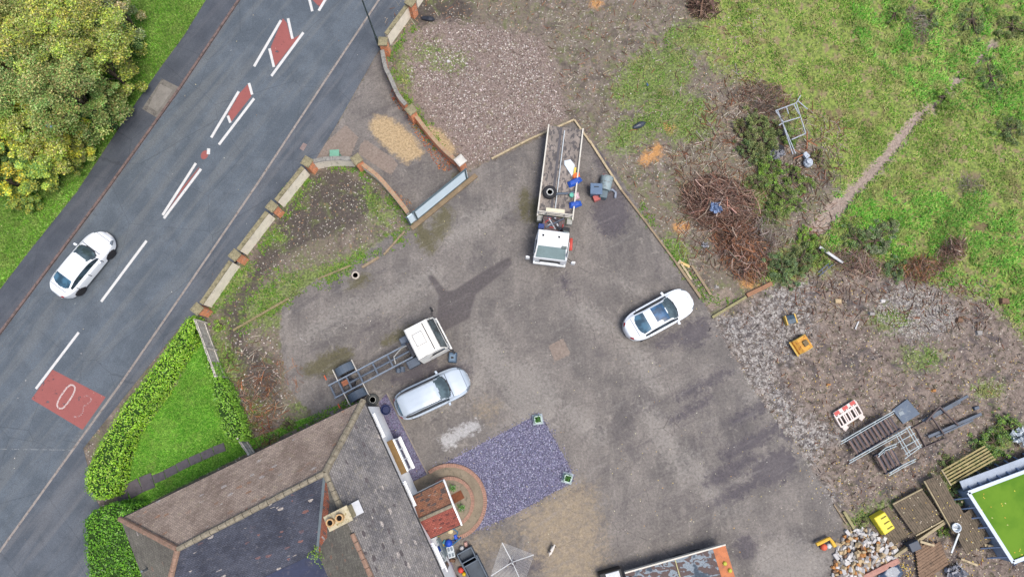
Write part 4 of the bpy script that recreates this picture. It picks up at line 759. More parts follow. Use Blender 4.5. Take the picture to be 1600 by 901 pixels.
for i in range(16): MB().tube([(LT-2.25+random.uniform(-.45,.4), random.uniform(-.7,.6), 1.56), (LT-2.25+random.uniform(-.45,.4), random.uniform(-.7,.6), 1.62)], random.uniform(.03,.07), 6).build('engine_pipe', [mat('pipe_red', C(170,70,66), .6), steel, mat('pipe_pale', C(190,194,200), .5), dsteel][i % 4], t)
MB().box((LT-1.15, .72, 2.2), (1.1, .34, .5)).build('air_duct', mat('duct_grey', C(112,122,122), .6, .15), t, bevel=.04); MB().box((LT-1.8, .72, 2.0), (.36, .44, .5)).build('air_box', blk, t, bevel=.03)
MB().box((LT-1.95, -.78, 1.8), (.3, .36, .3)).build('washer_tank', mat('tank_blue', C(40,64,130), .5), t, bevel=.03); MB().tube([(LT-1.5, 1.12, 1.6), (LT-.75, 1.17, 1.55)], .1, 10).build('gas_cylinder', mat('cylinder_red', C(206,84,74), .5, .12), t, smooth=True)
for yy in (-.6, .35): MB().box((LT-1.25, yy, 2.52), (.12, .12, .05)).build('roof_vent', blk, t)
lw_ = t
def local(o, p): r = o.rotation_euler.z; return (o.location.x+p[0]*math.cos(r)-p[1]*math.sin(r), o.location.y+p[0]*math.sin(r)+p[1]*math.cos(r), p[2])
def put(name, label, cat, loc, rz=0, group=None): return thing(name, label, cat, loc, rz, group)
a0 = t.rotation_euler.z
def loose(name, label, cat, loc, rz, mb, m, bevel=.01, group=None, smooth=False):
    o = mb.build(name, m, None, bevel=bevel, smooth=smooth); o.location = loc; o.rotation_euler.z = rz; return tag(o, label, cat, group)
s_t = put('spare_wheel', 'loose spare wheel lying flat on the flatbed deck behind the headboard', 'wheel', (*at(859,301,1.2), 1.14)); MB().lathe((0, 0, 0), [(.2, 0), (.4, 0), (.43, .06), (.43, .18), (.38, .24), (.24, .24), (.2, .18)], 26).build('tyre', rubber, s_t); MB().lathe((0, 0, 0), [(.24, .2), (.2, .2), (.08, .12), (.0, .12)], 20).lathe((0,0,.1), [(.24,.1),(.2,.16),(.12,.06)], 20).build('rim', mat('white_rim', C(222,222,218), .5, .1), s_t)
loose('plastic_sheet', 'crumpled white sheet lying on the flatbed deck', 'sheet', (*at(891,262,1.18), 1.16), math.radians(-70), MB().prism([(-.55,-.2),(-.3,-.28),(.6,-.1),(.55,.16),(-.1,.32),(-.5,.2)], 0, .05), mat('sheet_white', C(222,232,240), .5, .1, 3))
loose('folded_jacket', 'orange hi vis jacket on the flatbed beside the white sheet', 'jacket', (*at(900,274,1.2), 1.16), .4, MB().prism([(-.25,-.15),(.2,-.2),(.28,.1),(0,.22),(-.26,.1)], 0, .12, [(-.2,-.1),(.15,-.15),(.2,.08),(0,.16),(-.2,.07)]), mat('hi_vis_orange', C(226,120,60), .7, .25, 6))
loose('strap', 'yellow strap roll on the flatbed beside the white sheet', 'strap', (*at(898,268,1.2), 1.16), .2, MB().box((0, 0, .06), (.5, .14, .1), rz=1.2), mat('strap_yellow', C(230,206,90), .7, .15, 6))
for (u, v), lb, s in (((898,284), 'blue tarpaulin bundle on the flatbed just below the orange jacket', .5), ((899,319), 'blue tarpaulin bundle on the flatbed next to the headboard', .42)):
    loose('tarpaulin_bundle', lb, 'tarpaulin', (*at(u,v,1.2), 1.16), random.random(), MB().prism([(-s,-.2),(-.1,-.26),(s,-.16),(s*.9,.18),(.1,.24),(-s*.9,.2)], 0, .2, [(-s*.7,-.1),(0,-.14),(s*.6,-.1),(s*.5,.1),(.1,.12),(-s*.6,.1)]), mat('tarp_blue', C(44,92,190), .5, .3, 7), bevel=.03)
loose('paint_pot', 'turquoise pot on the flatbed near the headboard', 'pot', (*at(893,306,1.2), 1.16), 0, MB().lathe((0,0,0), [(.13,0),(.14,.25),(.12,.25),(.11,.2),(0,.2)], 16), mat('pot_teal', C(110,196,176), .5), bevel=0)
loose('rag_pile', 'pink and white rags on the flatbed near the headboard', 'rag', (*at(900,306,1.2), 1.16), .3, MB().prism([(-.2,-.25),(.2,-.2),(.22,.2),(-.18,.26)], 0, .15, [(-.1,-.15),(.12,-.12),(.1,.1),(-.1,.14)]), mat('rag_pink', C(222,190,196), .8, .2, 8, dirt=C(170,120,120)))
loose('exhaust_pipe', 'grey exhaust pipe lying across the flatbed beside the spare wheel', 'pipe', (*at(880,303,1.2), 1.26), 0, MB().tube([(-.65,-.12,0),(-.3,0,0),(.3,.02,0),(.7,.12,0)], .08, 8), steel, bevel=0, smooth=True)
# ================================================================== CLUTTER BESIDE THE FLATBED
wb = put('box_trolley', 'blue grey plastic box bin next to the flatbed lorry', 'bin', (*at(931,297,.5), 0), math.radians(-2)); MB().box((0, 0, .38), (.66, .6, .72), taper=1.08).build('bin_body', mat('bin_blue_grey', C(98,122,150), .5, .15, 4), wb, bevel=.03); MB().box((0, 0, .77), (.76, .72, .06)).build('lid', mat('bin_blue_grey', C(98,122,150)), wb, bevel=.02); MB().box((0, .12, .81), (.3, .05, .03)).build('handle', blk, wb)
bb = put('tipped_bin', 'grey barrel shaped bin tipped over against the yard edging', 'bin', (*at(946,291,.4), 0), math.radians(-12)); MB().lathe((0, .15, .36), [(0, -.42), (.34, -.42), (.38, 0), (.4, .42), (.43, .42), (.43, .47), (.36, .47), (.3, .2), (0, .2)], 20, 'y').build('barrel', mat('barrel_grey', C(150,168,172), .5, .2, 4, dirt=C(120,120,120)), bb); MB().box((-.02, -.55, .3), (.48, .5, .5)).build('hopper', mat('hopper_grey', C(104,122,130), .5, .15), bb, bevel=.04)
MB().tube([(.15, .6, .7), (-.3, .68, .6), (.35, .62, .45)], .03, 6).build('handle', mat('dark_red', C(150,50,56), .5), bb)
loose('red_box', 'small faded red box on the ground between the bins', 'box', (*at(932,309.5,.2), 0), math.radians(22), MB().box((0, 0, .16), (.42, .34, .32)), mat('faded_red', C(200,112,108), .7, .15, 4))
loose('bent_pipe', 'bent grey duct elbow lying right of the tipped bin', 'pipe', (*at(956,301,.1), .1), 0, MB().tube([(-.35,.15,0),(.05,.2,0),(.25,0,0),(.2,-.35,0)], .08, 8), mat('duct_pale', C(150,160,176), .5, .15), bevel=0, smooth=True)
cr = put('plastic_crate', 'blue grey upturned crate on the tarmac by the chassis cab lorry', 'crate', (*at(707,558,.3), 0), math.radians(-4)); MB().box((0, 0, .2), (.52, .66, .4), taper=.86).build('crate_body', mat('crate_blue', C(84,108,132), .5, .15, 4), cr, bevel=.04); MB().box((0, -.02, .41), (.3, .34, .03)).build('crate_base', mat('crate_blue_pale', C(112,136,158), .5), cr, bevel=.01); MB().box((0, -.02, .43), (.16, .12, .02)).build('crate_badge', blk, cr)
# tyre and lid by the house corner
wt = put('loose_wheel', 'dark wheel with steel rim lying flat by the corner of the house', 'wheel', (*at(582,624,.2), 0)); MB().lathe((0, 0, 0), [(.2, 0), (.34, 0), (.37, .06), (.37, .16), (.33, .22), (.22, .22), (.2, .18)], 26).build('tyre', mat('old_rubber', C(84,86,84), .9, .2, 5), wt); MB().lathe((0, 0, 0), [(.22, .18), (.18, .19), (.1, .1), (.05, .13), (0, .13)], 20).build('rim', mat('steel_rim', C(196,196,188), .5, .2), wt)
loose('round_tub', 'dark blue round tub on the slate strip beside the house', 'tub', (*at(603,640,.2), 0), 0, MB().lathe((0,0,0), [(.24,0),(.3,.28),(.31,.3),(.27,.3),(.22,.12),(0,.12)], 24), mat('tub_navy', C(30,44,92), .5, .15), bevel=0)
loose('black_sack', 'black rubbish sack lying on the bare soil right of the flatbed lorry', 'sack', (*at(1000,194,.2), .05), math.radians(25), MB().lathe((0,0,0), [(0,-.5),(.1,-.45),(.16,-.25),(.22,0),(.17,.25),(.05,.42),(0,.5)], 12, 'x'), mat('sack_black', C(58,66,80), .3, .35, 7, spec=.6), bevel=0)
loose('black_tarp', 'black bunched tarpaulin at the top of the stone heap', 'tarpaulin', (*at(668,28,.15), .05), math.radians(-8), MB().lathe((0,0,0), [(0,-.5),(.12,-.4),(.16,-.15),(.2,.1),(.16,.35),(0,.5)], 10, 'x'), mat('tarp_black', C(44,48,58), .35, .4, 8, spec=.6), bevel=0)
# manhole
mh = put('manhole', 'round manhole with pale ring at the edge of the garden bed', 'manhole', (*at(555.5,430,0), 0)); MB().lathe((0,0,0), [(.16,0),(.16,.05),(.24,.06),(.26,0)], 24).build('ring', mat('ring_pale', C(200,190,176), .9, .25, 6), mh); MB().lathe((0,0,0), [(.16,.03),(0,.03)], 20).build('cover', mat('cover_dirt', C(110,104,96), .9, .3, 6), mh)
# square planters on the slate
for (u, v), lb, a_ in (((840.5,655), 'square green and white planter at the top corner of the slate bed', 8), ((887,747), 'square green and white planter at the lower right corner of the slate bed', -15)):
    p_ = put('square_planter', lb, 'planter', (*at(u,v,.35), 0), math.radians(a_), 'planters on the slate bed corners'); MB().box((0,0,.04), (.62,.62,.08)).build('base_slab', mat('planter_slab', C(170,182,190), .8, .15, 3), p_)
    q = MB(); 
    for k in range(4): q.box((.19*math.cos(k*math.pi/2), .19*math.sin(k*math.pi/2), .26), (.06, .44, .44), rz=k*math.pi/2, taper=1)
    q.build('pot', mat('planter_white_green', C(196,220,206), .6, .1, 4), p_, bevel=.01); MB().box((0,0,.3), (.3,.3,.1)).build('soil', mat('soil', C(60,70,50), .95, .3, 8), p_)
    n = 60; Pn = np.column_stack([RNG.normal(0,.09,n), RNG.normal(0,.09,n), RNG.uniform(.36,.55,n)]); leaves('foliage', Pn, .09, pal([C(90,150,60),C(60,110,50)], n), vcol_mat('leaf', .6, .2), parent=p_)
# small dog
dg = put('dog', 'small white dog with dark ears standing on the sandy patch of the yard', 'dog', (*at(862,858,.2), 0), math.radians(62)); dm = mat('white_fur', C(226,222,214), .9, .15, 9, dirt=C(190,180,166), dirt_amt=.3)
me = bpy.data.meshes.new('body'); vs = [(-.22,0,.3),(-.05,0,.3),(.12,0,.31),(.2,0,.38),(.29,0,.44),(.38,0,.42),(-.2,.06,.16),(-.2,.07,.02),(-.2,-.06,.16),(-.2,-.07,.02),(.13,.06,.16),(.14,.06,.02),(.13,-.06,.16),(.14,-.06,.02),(-.3,0,.38),(-.36,0,.46)]
es = [(0,1),(1,2),(2,3),(3,4),(4,5),(0,6),(6,7),(0,8),(8,9),(2,10),(10,11),(2,12),(12,13),(0,14),(14,15)]; me.from_pydata(vs, es, []); me.materials.append(dm); ob = bpy.data.objects.new('body', me); COL.objects.link(ob); ob.parent = dg
sk = ob.modifiers.new('skin', 'SKIN'); rr = [.1,.1,.105,.07,.08,.04,.05,.03,.05,.03,.045,.03,.045,.03,.025,.015]
for i, r in enumerate(rr): me.skin_vertices[0].data[i].radius = (r, r)
me.skin_vertices[0].data[1].use_root = True; su = ob.modifiers.new('sub', 'SUBSURF'); su.levels = 2; su.render_levels = 2
for s in (1, -1): MB().lathe((.28, s*.075, .47), [(0,-.05),(.035,-.02),(.03,.02),(0,.04)], 8, 'x').build('ear', mat('dark_fur', C(60,50,46), .9, .2, 9), dg, smooth=True)
MB().lathe((-.1, .05, .37), [(0,-.07),(.07,0),(0,.07)], 8, 'x').build('coat_patch', mat('brown_fur', C(110,90,78), .9, .2, 9), dg, smooth=True)
# rotary airer
ra = put('rotary_airer', 'open square rotary clothes airer with white lines below the slate bed', 'airer', (*at(800.5,879,1.75), 0)); AL = mat('airer_white', C(226,230,232), .5, .05)
MB().tube([(0,0,0),(0,0,1.95)], .03, 8).build('pole', AL, ra); cx, cy = ra.location.x, ra.location.y; cor = [at(784.5,847,1.85), at(834,866,1.85), at(817,914,1.85), at(767,899,1.85)]; cor = [(x-cx, y-cy) for x, y in cor]
for x, y in cor: MB().tube([(0,0,1.5),(x,y,1.86)], .022, 6).build('arm', AL, ra)
ln = MB()
for k in range(1, 14):
    f = .18+.82*k/13; zz = 1.5+.36*f
    for i in range(4): a, b = cor[i], cor[(i+1) % 4]; ln.tube([(a[0]*f, a[1]*f, zz), (b[0]*f, b[1]*f, zz)], .006, 3, cap=False)
ln.build('washing_line', AL, ra)
# grey open tubs and toys beside the house wall
tg = mat('trough_grey', C(92,106,122), .5, .15, 3); 
for (u, v), (sx, sy), lb in (((730,870), (.95,.85), 'smaller grey open topped tub of the pair by the house wall'), ((743,893), (1.0,1.6), 'longer grey open topped tub of the pair by the house wall')):
    q = put('open_tub', lb, 'tub', (*at(u,v,.5), 0), math.radians(28), 'grey tubs by the house wall'); mb = MB(); 
    for k, (dx, dy, lx, ly) in enumerate(((sx/2-.03, 0, .06, sy), (-sx/2+.03, 0, .06, sy), (0, sy/2-.03, sx-.12, .06), (0, -sy/2+.03, sx-.12, .06))): mb.box((dx, dy, .28), (lx, ly, .56))
    mb.build('tub_wall', tg, q, bevel=.01); MB().box((0, 0, .12), (sx-.12, sy-.12, .06)).build('tub_floor', mat('trough_inside', C(70,82,96), .6, .25, 3), q)
def ball(name, px, r, m, label, cat, sq=1.0): x, y = at(*px, r); return loose(name, label, cat, (x, y, r*sq), 0, MB().lathe((0,0,0), [(0,-r*sq)]+[(r*math.cos(a), r*sq*math.sin(a)) for a in [math.pi*(-.5+i/8) for i in range(1, 8)]]+[(0,r*sq)], 14), m, bevel=0, smooth=True)
toyy = mat('toy_yellow', C(238,204,40), .5, .1); toyb = mat('toy_blue', C(36,80,200), .5, .1); toyr = mat('toy_red', C(232,80,66), .5, .1)
ball('toy_bucket', (689,853), .2, toyy, 'yellow toy bucket under the house wall', 'toy', .8); ball('blue_ball', (701,848), .22, toyb, 'bright blue ball above the white trays by the house wall', 'ball'); ball('red_ball', (720,890), .17, toyr, 'red ball beside the long grey tub', 'ball'); ball('yellow_cone', (725,896), .12, toyy, 'small yellow toy just below the red ball', 'toy')
ball('terracotta_pot', (683,840), .18, mat('pot_tan', C(206,186,120), .7), 'pale yellow pot at the lower corner of the porch roof', 'pot', .9); ball('plant_pot', (703.5,829), .18, mat('pot_cream', C(222,206,166), .7), 'cream pot under the lower porch eave', 'pot', .8)
for (u, v), lb in (((703,858), 'upper of two white trays under the house wall'), ((705,867), 'lower of two white trays under the house wall')):
    q = put('white_tray', lb, 'tray', (*at(u,v,.3), 0), math.radians(15), 'white trays under the house wall'); MB().box((0,0,.1), (.42,.34,.2)).build('tray_rim', mat('tray_white', C(214,224,230), .5, .08), q, bevel=.03); MB().box((-.09,0,.205), (.13,.2,.01)).box((.09,0,.205), (.13,.2,.01)).build('tray_cups', mat('tray_grey', C(120,134,146), .5), q)
hs = MB(); hp_ = [(math.cos(i*.7)*(.35+.04*i), math.sin(i*.7)*(.2+.02*i), .05+.01*i) for i in range(18)]; loose('garden_hose', 'tangled blue hose under the lower porch eave', 'hose', (*at(698,838,0), 0), .4, hs.tube(hp_, .03, 5), mat('hose_blue', C(40,112,160), .5, .15), bevel=0)
loose('wall_shed', 'grey lean to cupboard against the house wall beside the porch', 'cupboard', (*at(684,860,1.2), 0), math.radians(27), MB().box((0,0,.6), (.5,1.1,1.2)), mat('cupboard_grey', C(138,152,156), .6, .12), bevel=.02)
ball('paint_tin', (722,856), .14, mat('tin_white', C(226,226,226), .5), 'white tin at the top end of the grey tubs', 'tin', 1.2)
for i, (u, v) in enumerate(((708,845),(694,846),(712,838),(707,875),(716,868),(728,850))):
    loose('toy', ['dark blue toy between the porch and the trays','teal toy left of the blue ball','blue toy under the porch corner','brown toy below the white trays','dark toy between trays and tubs','pinkish bag at the head of the tubs'][i], 'toy', (*at(u,v,.1), 0), i, MB().box((0,0,.1), (.35,.22,.2), taper=.7), [mat('toy_navy', C(40,52,96), .5), mat('toy_teal', C(60,130,150), .5), toyb, mat('toy_brown', C(120,90,70), .7), mat('toy_dark', C(50,50,58), .6), mat('bag_pink', C(200,160,150), .7)][i], bevel=.03)
# doormat and pots on the terrace
loose('doormat', 'rusty brown doormat on the upper terrace step', 'doormat', (*at(714,776,.28), .275), math.radians(28), MB().box((0,0,.015), (.75,.5,.03)), mat('mat_brown', C(120,72,48), .95, .3, 6), bevel=0)
for (u, v), lb in (((708,761), 'green plant pot on the terrace above the doormat'), ((722,792), 'green plant pot on the terrace below the doormat')):
    q = put('potted_plant', lb, 'plant', (*at(u,v,.3), .27)); MB().lathe((0,0,0), [(.11,0),(.15,.24),(.13,.24),(.12,.18),(0,.18)], 14).build('pot', mat('pot_pale', C(196,200,180), .7, .1), q); n = 60; leaves('foliage', np.column_stack([RNG.normal(0,.1,n), RNG.normal(0,.1,n), RNG.uniform(.2,.45,n)]), .1, pal([C(110,160,70),C(80,130,60)], n), vcol_mat('leaf', .6, .2), parent=q)
# ================================================================== FLATBED AT THE BOTTOM EDGE
A_ = at(1133,849,1.1); B_ = at(976,893,1.1); D_ = at(1160,935,1.1); q = put('flatbed_trailer', 'flatbed trailer with peeling grey paint deck and an orange end plate at the bottom edge', 'trailer', (*A_, 0)); vx = Vector((B_[0]-A_[0], B_[1]-A_[1], 0)); vy = Vector((D_[0]-A_[0], D_[1]-A_[1], 0)); ln_ = vx.length; ux = vx.normalized(); uy = Vector((-ux.y, ux.x, 0)); uy = uy if uy.dot(vy) > 0 else -uy
pt = NT('peeling_deck'); v = pt.obj(); n1 = pt.noise(pt.mapv(v, (1, 1.6, 1), math.atan2(-ux.y, -ux.x)), 2.2, 3, .5, .6); c = pt.mix(pt.step(n1, .49, .51), C(92,76,74), C(134,146,156)); n2 = pt.noise(v, .9, 3); c = pt.mix(pt.step(n2, .55, .62), c, C(60,76,92)); c = pt.scale(c, pt.step(pt.noise(v, 14, 4), .3, .7, .8, 1.2)); peel = pt.done(c, .7)
P4 = lambda a, b: (ux*a+uy*b).xy
def quad(a0, a1, b0, b1): return [tuple(P4(a0, b0)), tuple(P4(a1, b0)), tuple(P4(a1, b1)), tuple(P4(a0, b1))]
MB().prism(quad(.75, ln_, .06, 2.3), .95, 1.05).build('deck', peel, q); MB().prism(quad(.0, .75, .06, 2.3), .9, 1.07).build('end_plate', mat('orange_primer', C(204,128,86), .8, .2, 2, dirt=C(170,110,84)), q)
MB().prism(quad(0, ln_, 0, .08), .85, 1.16).build('side_rail', rail_w, q); MB().prism(quad(0, ln_, 2.3, 2.38), .85, 1.16).build('side_rail', rail_w, q); MB().prism(quad(ln_*.5, ln_*.5+.05, .1, 2.2), 1.06, 1.1).build('cross_strip', mat('strip_pale', C(196,190,140), .7), q)
for a in (1.6, 2.6):
    for b in (.25, 2.1): p = P4(a, b); h = wheel(q, (0, 0, 0), .42, .26, rim_d); h.location = (p.x, p.y, .42); h.rotation_euler.z = math.atan2(ux.y, ux.x)
for b in (.7, 1.6): MB().beam(Vector((*P4(.1, b), .8)), Vector((*P4(ln_+.9, b), .8)), .1, .2).build('chassis_rail', dsteel, q)
for (u, v) in ((1133,880),(1141,891)): loose('light_lamp', 'yellow beacon lamp on the orange end plate, '+('upper' if v < 885 else 'lower')+' of two', 'lamp', (*at(u,v,1.15), 1.07), 0, MB().lathe((0,0,0), [(.12,0),(.12,.06),(.08,.12),(0,.14)], 14), mat('beacon_yellow', C(196,196,70), .4, .2, 8), bevel=0, group='beacon lamps on the trailer')
ball('orange_buoy', (982,899), .16, mat('orange_plastic', C(240,124,76), .5, .1), 'orange ball at the left end of the bottom edge trailer', 'ball'); bpy.data.objects['orange_buoy'].location.z = 1.2
nt_ = put('trailer_nose', 'black and white drawbar box left of the bottom edge trailer', 'box', (*at(955,899,.8), 0), math.radians(15)); MB().box((0,0,.4), (1.3,.5,.8)).build('box_body', blk, nt_, bevel=.04); MB().box((.1,0,.82), (.8,.36,.06)).build('lid', mat('lid_white', C(216,220,224), .6), nt_, bevel=.02)
MB()
# ================================================================== PROPS ON THE ROUGH GROUND
def gz(x, y): return float(ground_z(np.array([x]), np.array([y]))[0])
yel = mat('digger_yellow', C(226,168,70), .7, .25, 4, dirt=C(170,104,60), dirt_amt=.6); yel2 = mat('yellow_plate', C(226,190,96), .7, .2, 5, dirt=C(170,130,80))
q = put('digger_bucket', 'large rusty yellow digger bucket lying face down on the rubble', 'bucket', (*at(1253,538,.3), gz(*at(1253,538))), math.radians(30)); 
prof = [(-.5, .0), (-.42, .3), (-.2, .5), (.15, .55), (.45, .45), (.55, .2), (.5, 0)]; V = [(x, -.42, z) for x, z in prof]+[(x, .42, z) for x, z in prof]; MB().add(V, [(i, i+1, i+8, i+7) for i in range(6)]).build('shell', yel, q)
for s in (-.43, .43): MB().add([(x, s-.02, z) for x, z in prof]+[(x, s+.02, z) for x, z in prof], [tuple(range(6, -1, -1)), tuple(range(7, 14))]+[(i, i+1, i+8, i+7) for i in range(6)]).build('side_plate', yel2, q)
MB().box((-.55, 0, .2), (.1, .98, .22), ry=-.3).build('cutting_edge', yel2, q); MB().box((.12, 0, .6), (.3, .34, .1)).build('mounting', mat('rust', C(128,112,84), .9, .3, 6), q, bevel=.02)
q = put('digger_bucket', 'small dark bucket with yellow end plates above the large rusty one', 'bucket', (*at(1235,499,.2), gz(*at(1235,499))), math.radians(14)); MB().add([(-.26, y, z) for y, z in ((-.24,0),(-.26,.3),(0,.36),(.26,.26),(.24,0))]+[(.26, y, z) for y, z in ((-.24,0),(-.26,.3),(0,.36),(.26,.26),(.24,0))], [(i, i+1, i+6, i+5) for i in range(4)]).build('shell', mat('bucket_dark', C(70,92,110), .5, .3, 6, dirt=C(50,60,60)), q)
for s in (-.3, .3): MB().prism([(s-.04, -.3), (s+.04, -.3), (s+.04, .3), (s-.04, .3)], 0, .34).build('side_plate', yel2, q, bevel=.01)
# plastic barrier
wpl = mat('barrier_white', C(234,220,214), .5, .08, 3, dirt=C(200,180,170), dirt_amt=.3); rpl = mat('barrier_red', C(204,76,72), .5, .12, 3)
a, b, c2, d2 = [Vector(at3(u, v, .12)) for u, v in ((1301,646),(1334,625),(1347,646),(1314,669))]; q = put('plastic_barrier', 'white plastic roadworks barrier with red stripes lying flat on the rubble', 'barrier', a); X_ = b-a; Y_ = d2-a
def bl(s, t, z=.0): p = X_*s+Y_*t; return (p.x, p.y, .12+z)
mb = MB()
for t_ in (.06, .3, .92): mb.beam(bl(0, t_), bl(1, t_), .12 if t_ != .06 else .24, .08)
for s in (.0, .14, .3, .38, .52, .6, .76, .84, 1.0): mb.beam(bl(s, .06), bl(s, .92, .003), .09, .07)
mb.build('barrier_frame', wpl, q, bevel=.01)
for s in (.12, .5, .85): MB().beam(bl(s-.11, .06, .05), bl(s+.11, .06, .05), .2, .02).build('red_stripe', rpl, q)
for s in (.12, .88): MB().beam(bl(s, .98, -.03), bl(s+.06, 1.22, -.06), .34, .06).build('foot', wpl, q, bevel=.01)
# steel stairs lying on the ground
galv = mat('pale_galvanised', C(190,204,208), .5, .12, 4); brn = mat('tread_brown', C(112,96,92), .8, .25, 3, dirt=C(84,74,76)); drk = mat('tread_dark', C(58,64,82), .7, .25, 3)
def stairs(P, n, rails, label):
    a, b, c2, d2 = [Vector(at3(u, v, .25)) for u, v in P]; q = put('steel_staircase', label, 'staircase', a); X_ = b-a; Y_ = d2-a; X_.z = Y_.z = 0
    def L(s, t, z): p = X_*s+Y_*t; return (p.x, p.y, z)
    for i in range(n): s = (i+.5)/n; w_ = X_.length/n; MB().box(L(s-.12/n, .5, .28), (w_*.52, Y_.length*.97, .04), math.atan2(X_.y, X_.x), ry=.25).build('tread', brn if i % 3 else mat('tread_brown_two', C(126,108,102), .8, .25, 3), q); MB().box(L(s+.28/n, .5, .2), (w_*.2, Y_.length*.97, .14), math.atan2(X_.y, X_.x)).build('riser', drk, q)
    for t_ in (.0, 1.0): MB().beam(L(-.02, t_, .22), L(1.02, t_, .22), .05, .26).build('stringer', drk, q)
    for r in rails: 
        mb = MB(); w0 = [Vector(at3(u, v, z))-a+Vector((0, 0, .25)) for u, v, z in r]; mb.tube(w0, .03, 6); mb.tube([p+Vector((.02, -.16, -.12)) for p in w0], .025, 6)
        for k in range(4): p = w0[0].lerp(w0[-1], .08+.28*k); mb.tube([p, p+Vector((.03, -.2, -.2))], .02, 5)
        mb.build('handrail', galv, q)
    return q
stairs([(1320,688),(1386,647),(1399,675),(1335,711)], 11, [[(1311,689,.6),(1352,665,.6),(1394,641,.6)], [(1324,719,.5),(1370,693,.5),(1413,669,.5)]], 'long run of steel stairs with handrails lying beside the blue grey plate')
stairs([(1362,711),(1389,697),(1404,722),(1379,739)], 4, [[(1369,709,.5),(1380,699,.5),(1398,692,.5)], [(1386,738,.5),(1410,724,.5),(1427,716,.5)]], 'short run of four steel steps lying below the long staircase')
fa = [Vector(at3(u, v, .3)) for u, v in ((1396,681),(1417,669),(1433,693),(1411,707))]; q = put('scaffold_frame', 'pale tubular frame lying between the two steel staircases', 'frame', fa[0]); o_ = fa[0]; mb = MB(); fl_ = lambda s, t, z=.3: tuple((fa[1]-o_)*s+(fa[3]-o_)*t)[:2]+(z,)
for t_ in (-.1, .32, .68, 1.0): mb.tube([fl_(-.12, t_, .3+.1*(t_ > .9)), fl_(1.12, t_, .34)], .028, 6)
for s_ in (0, .18, .82, 1): mb.tube([fl_(s_, -.18, .36), fl_(s_, 1.14, .36)], .028, 6)
mb.tube([fl_(-.2, 1.25, .2), fl_(1.1, 1.12, .2)], .028, 6); mb.build('tubes', galv, q)
pl = [at(u, v, .06) for u, v in ((1394,640),(1417,623),(1437,646),(1411,662))]; q = put('steel_plate', 'blue grey square plate beside the top of the long steel stairs', 'plate', (*pl[0], 0)); MB().prism([(x-pl[0][0], y-pl[0][1]) for x, y in pl], .02, .1).build('plate', mat('plate_blue', C(92,108,128), .6, .15, 2, dirt=C(132,142,150), dirt_amt=.4), q, bevel=.01)
MB().box((.5, -.2, .115), (.3, .22, .02), .4).build('plate_patch', mat('plate_pale', C(140,152,160), .6), q)
bs = mat('blue_steel', C(84,98,116), .5, .2, 3, dirt=C(70,70,76)); bs2 = mat('rusty_steel', C(96,84,84), .7, .25, 4)
fb = Vector(at3(1450,680)); q = put('steel_trestle', 'dark steel beam frame lying right of the blue grey plate', 'frame', fb)
for i, (p0, p1, z, m_, wd_) in enumerate((((1441,657),(1512,618),.3,bs,.14),((1452,655),(1500,628),.22,bs,.1),((1450,682),(1533,646),.25,bs,.16),((1462,682),(1520,656),.18,bs,.1),((1468,635),(1497,664),.42,bs2,.08),((1456,651),(1476,680),.42,bs2,.08),((1431,669),(1446,697),.1,bs2,.06),((1468,635),(1446,659),.5,bs2,.08),((1424,669),(1448,656),.1,bs2,.05),((1440,700),(1478,684),.1,bs2,.05))):
    MB().beam(Vector(at3(*p0, z))-fb, Vector(at3(*p1, z))-fb, wd_, .1).build('beam', m_, q)
loose('scrap_block', 'small blue grey metal block near the dark steel beam frame', 'block', (*at(1525,637,.1), .0), .3, MB().box((0,0,.1), (.36,.22,.2), taper=.8), bs)
# galvanised trailer frame in the scrub
fz = .75; fa = Vector(at3(1212,173,fz)); fa.z = 0; q = put('old_trailer', 'rusting galvanised trailer frame abandoned in the scrub', 'frame', fa); TL = lambda u, v, z=fz: Vector(at3(u, v, z))-fa
for P2 in (((1212,173),(1244,161)),((1224,191),(1251,183)),((1212,173),(1224,191)),((1215,173),(1243,240)),((1222,190),(1239,241)),((1244,161),(1251,183)),((1240,163),(1248,178)),((1251,183),(1259,209)),((1229,168),(1232,178)),((1237,218),(1258,209)),((1224,191),(1217,196)),((1244,161),(1251,149)),((1246,157),(1262,171))):
    MB().tube([TL(*P2[0]), TL(*P2[1])], .035, 6).build('frame_tube', mat('frame_galv', C(186,196,206), .5, .2, 5, dirt=C(160,110,84), dirt_amt=.35), q)
for P2 in (((1261,205),(1261,232)),((1261,219),(1277,228)),((1262,221),(1268,217)),((1240,248),(1254,242))): MB().tube([TL(*P2[0], .5), TL(*P2[1], .4)], .035, 6).build('rusty_tube', mat('rust_tube', C(170,110,80), .9, .3, 6), q)
for (u, v, r) in ((1224,207.5,.2),(1219,232,.26)):
    w_ = TL(u, v, .4); h = wheel(q, (w_.x, w_.y, .4), r, .12, mat('rim_pale', C(214,216,220), .5, .15), axis='z')
loose('scrap_engine', 'pale metal scrap unit at the foot of the abandoned trailer frame', 'scrap', (*at(1263,254,.3), .1), .3, MB().lathe((0,0,0), [(.2,0),(.32,.1),(.3,.25),(.18,.35),(.2,.45),(0,.45)], 9).box((.05,.5,.15), (.3,.4,.25), .3), mat('scrap_pale', C(190,200,212), .5, .35, 7, dirt=C(90,96,106)), bevel=.02)
def crumple(name, label, cat, px, r, m, sq=.5, n=90):
    x, y = at(*px, .2); P = RNG.normal(0, 1, (n, 3)); P /= np.linalg.norm(P, axis=1)[:, None]; P = P*RNG.uniform(.5, 1, (n, 1))*[r, r, r*sq]+[x, y, r*sq*.7+.15]
    V = (P[:, None, :]+RNG.normal(0, r*.26, (n, 4, 3))).reshape(-1, 3); o = npmesh(name, V, np.arange(4*n).reshape(n, 4), m); return tag(o, label, cat)
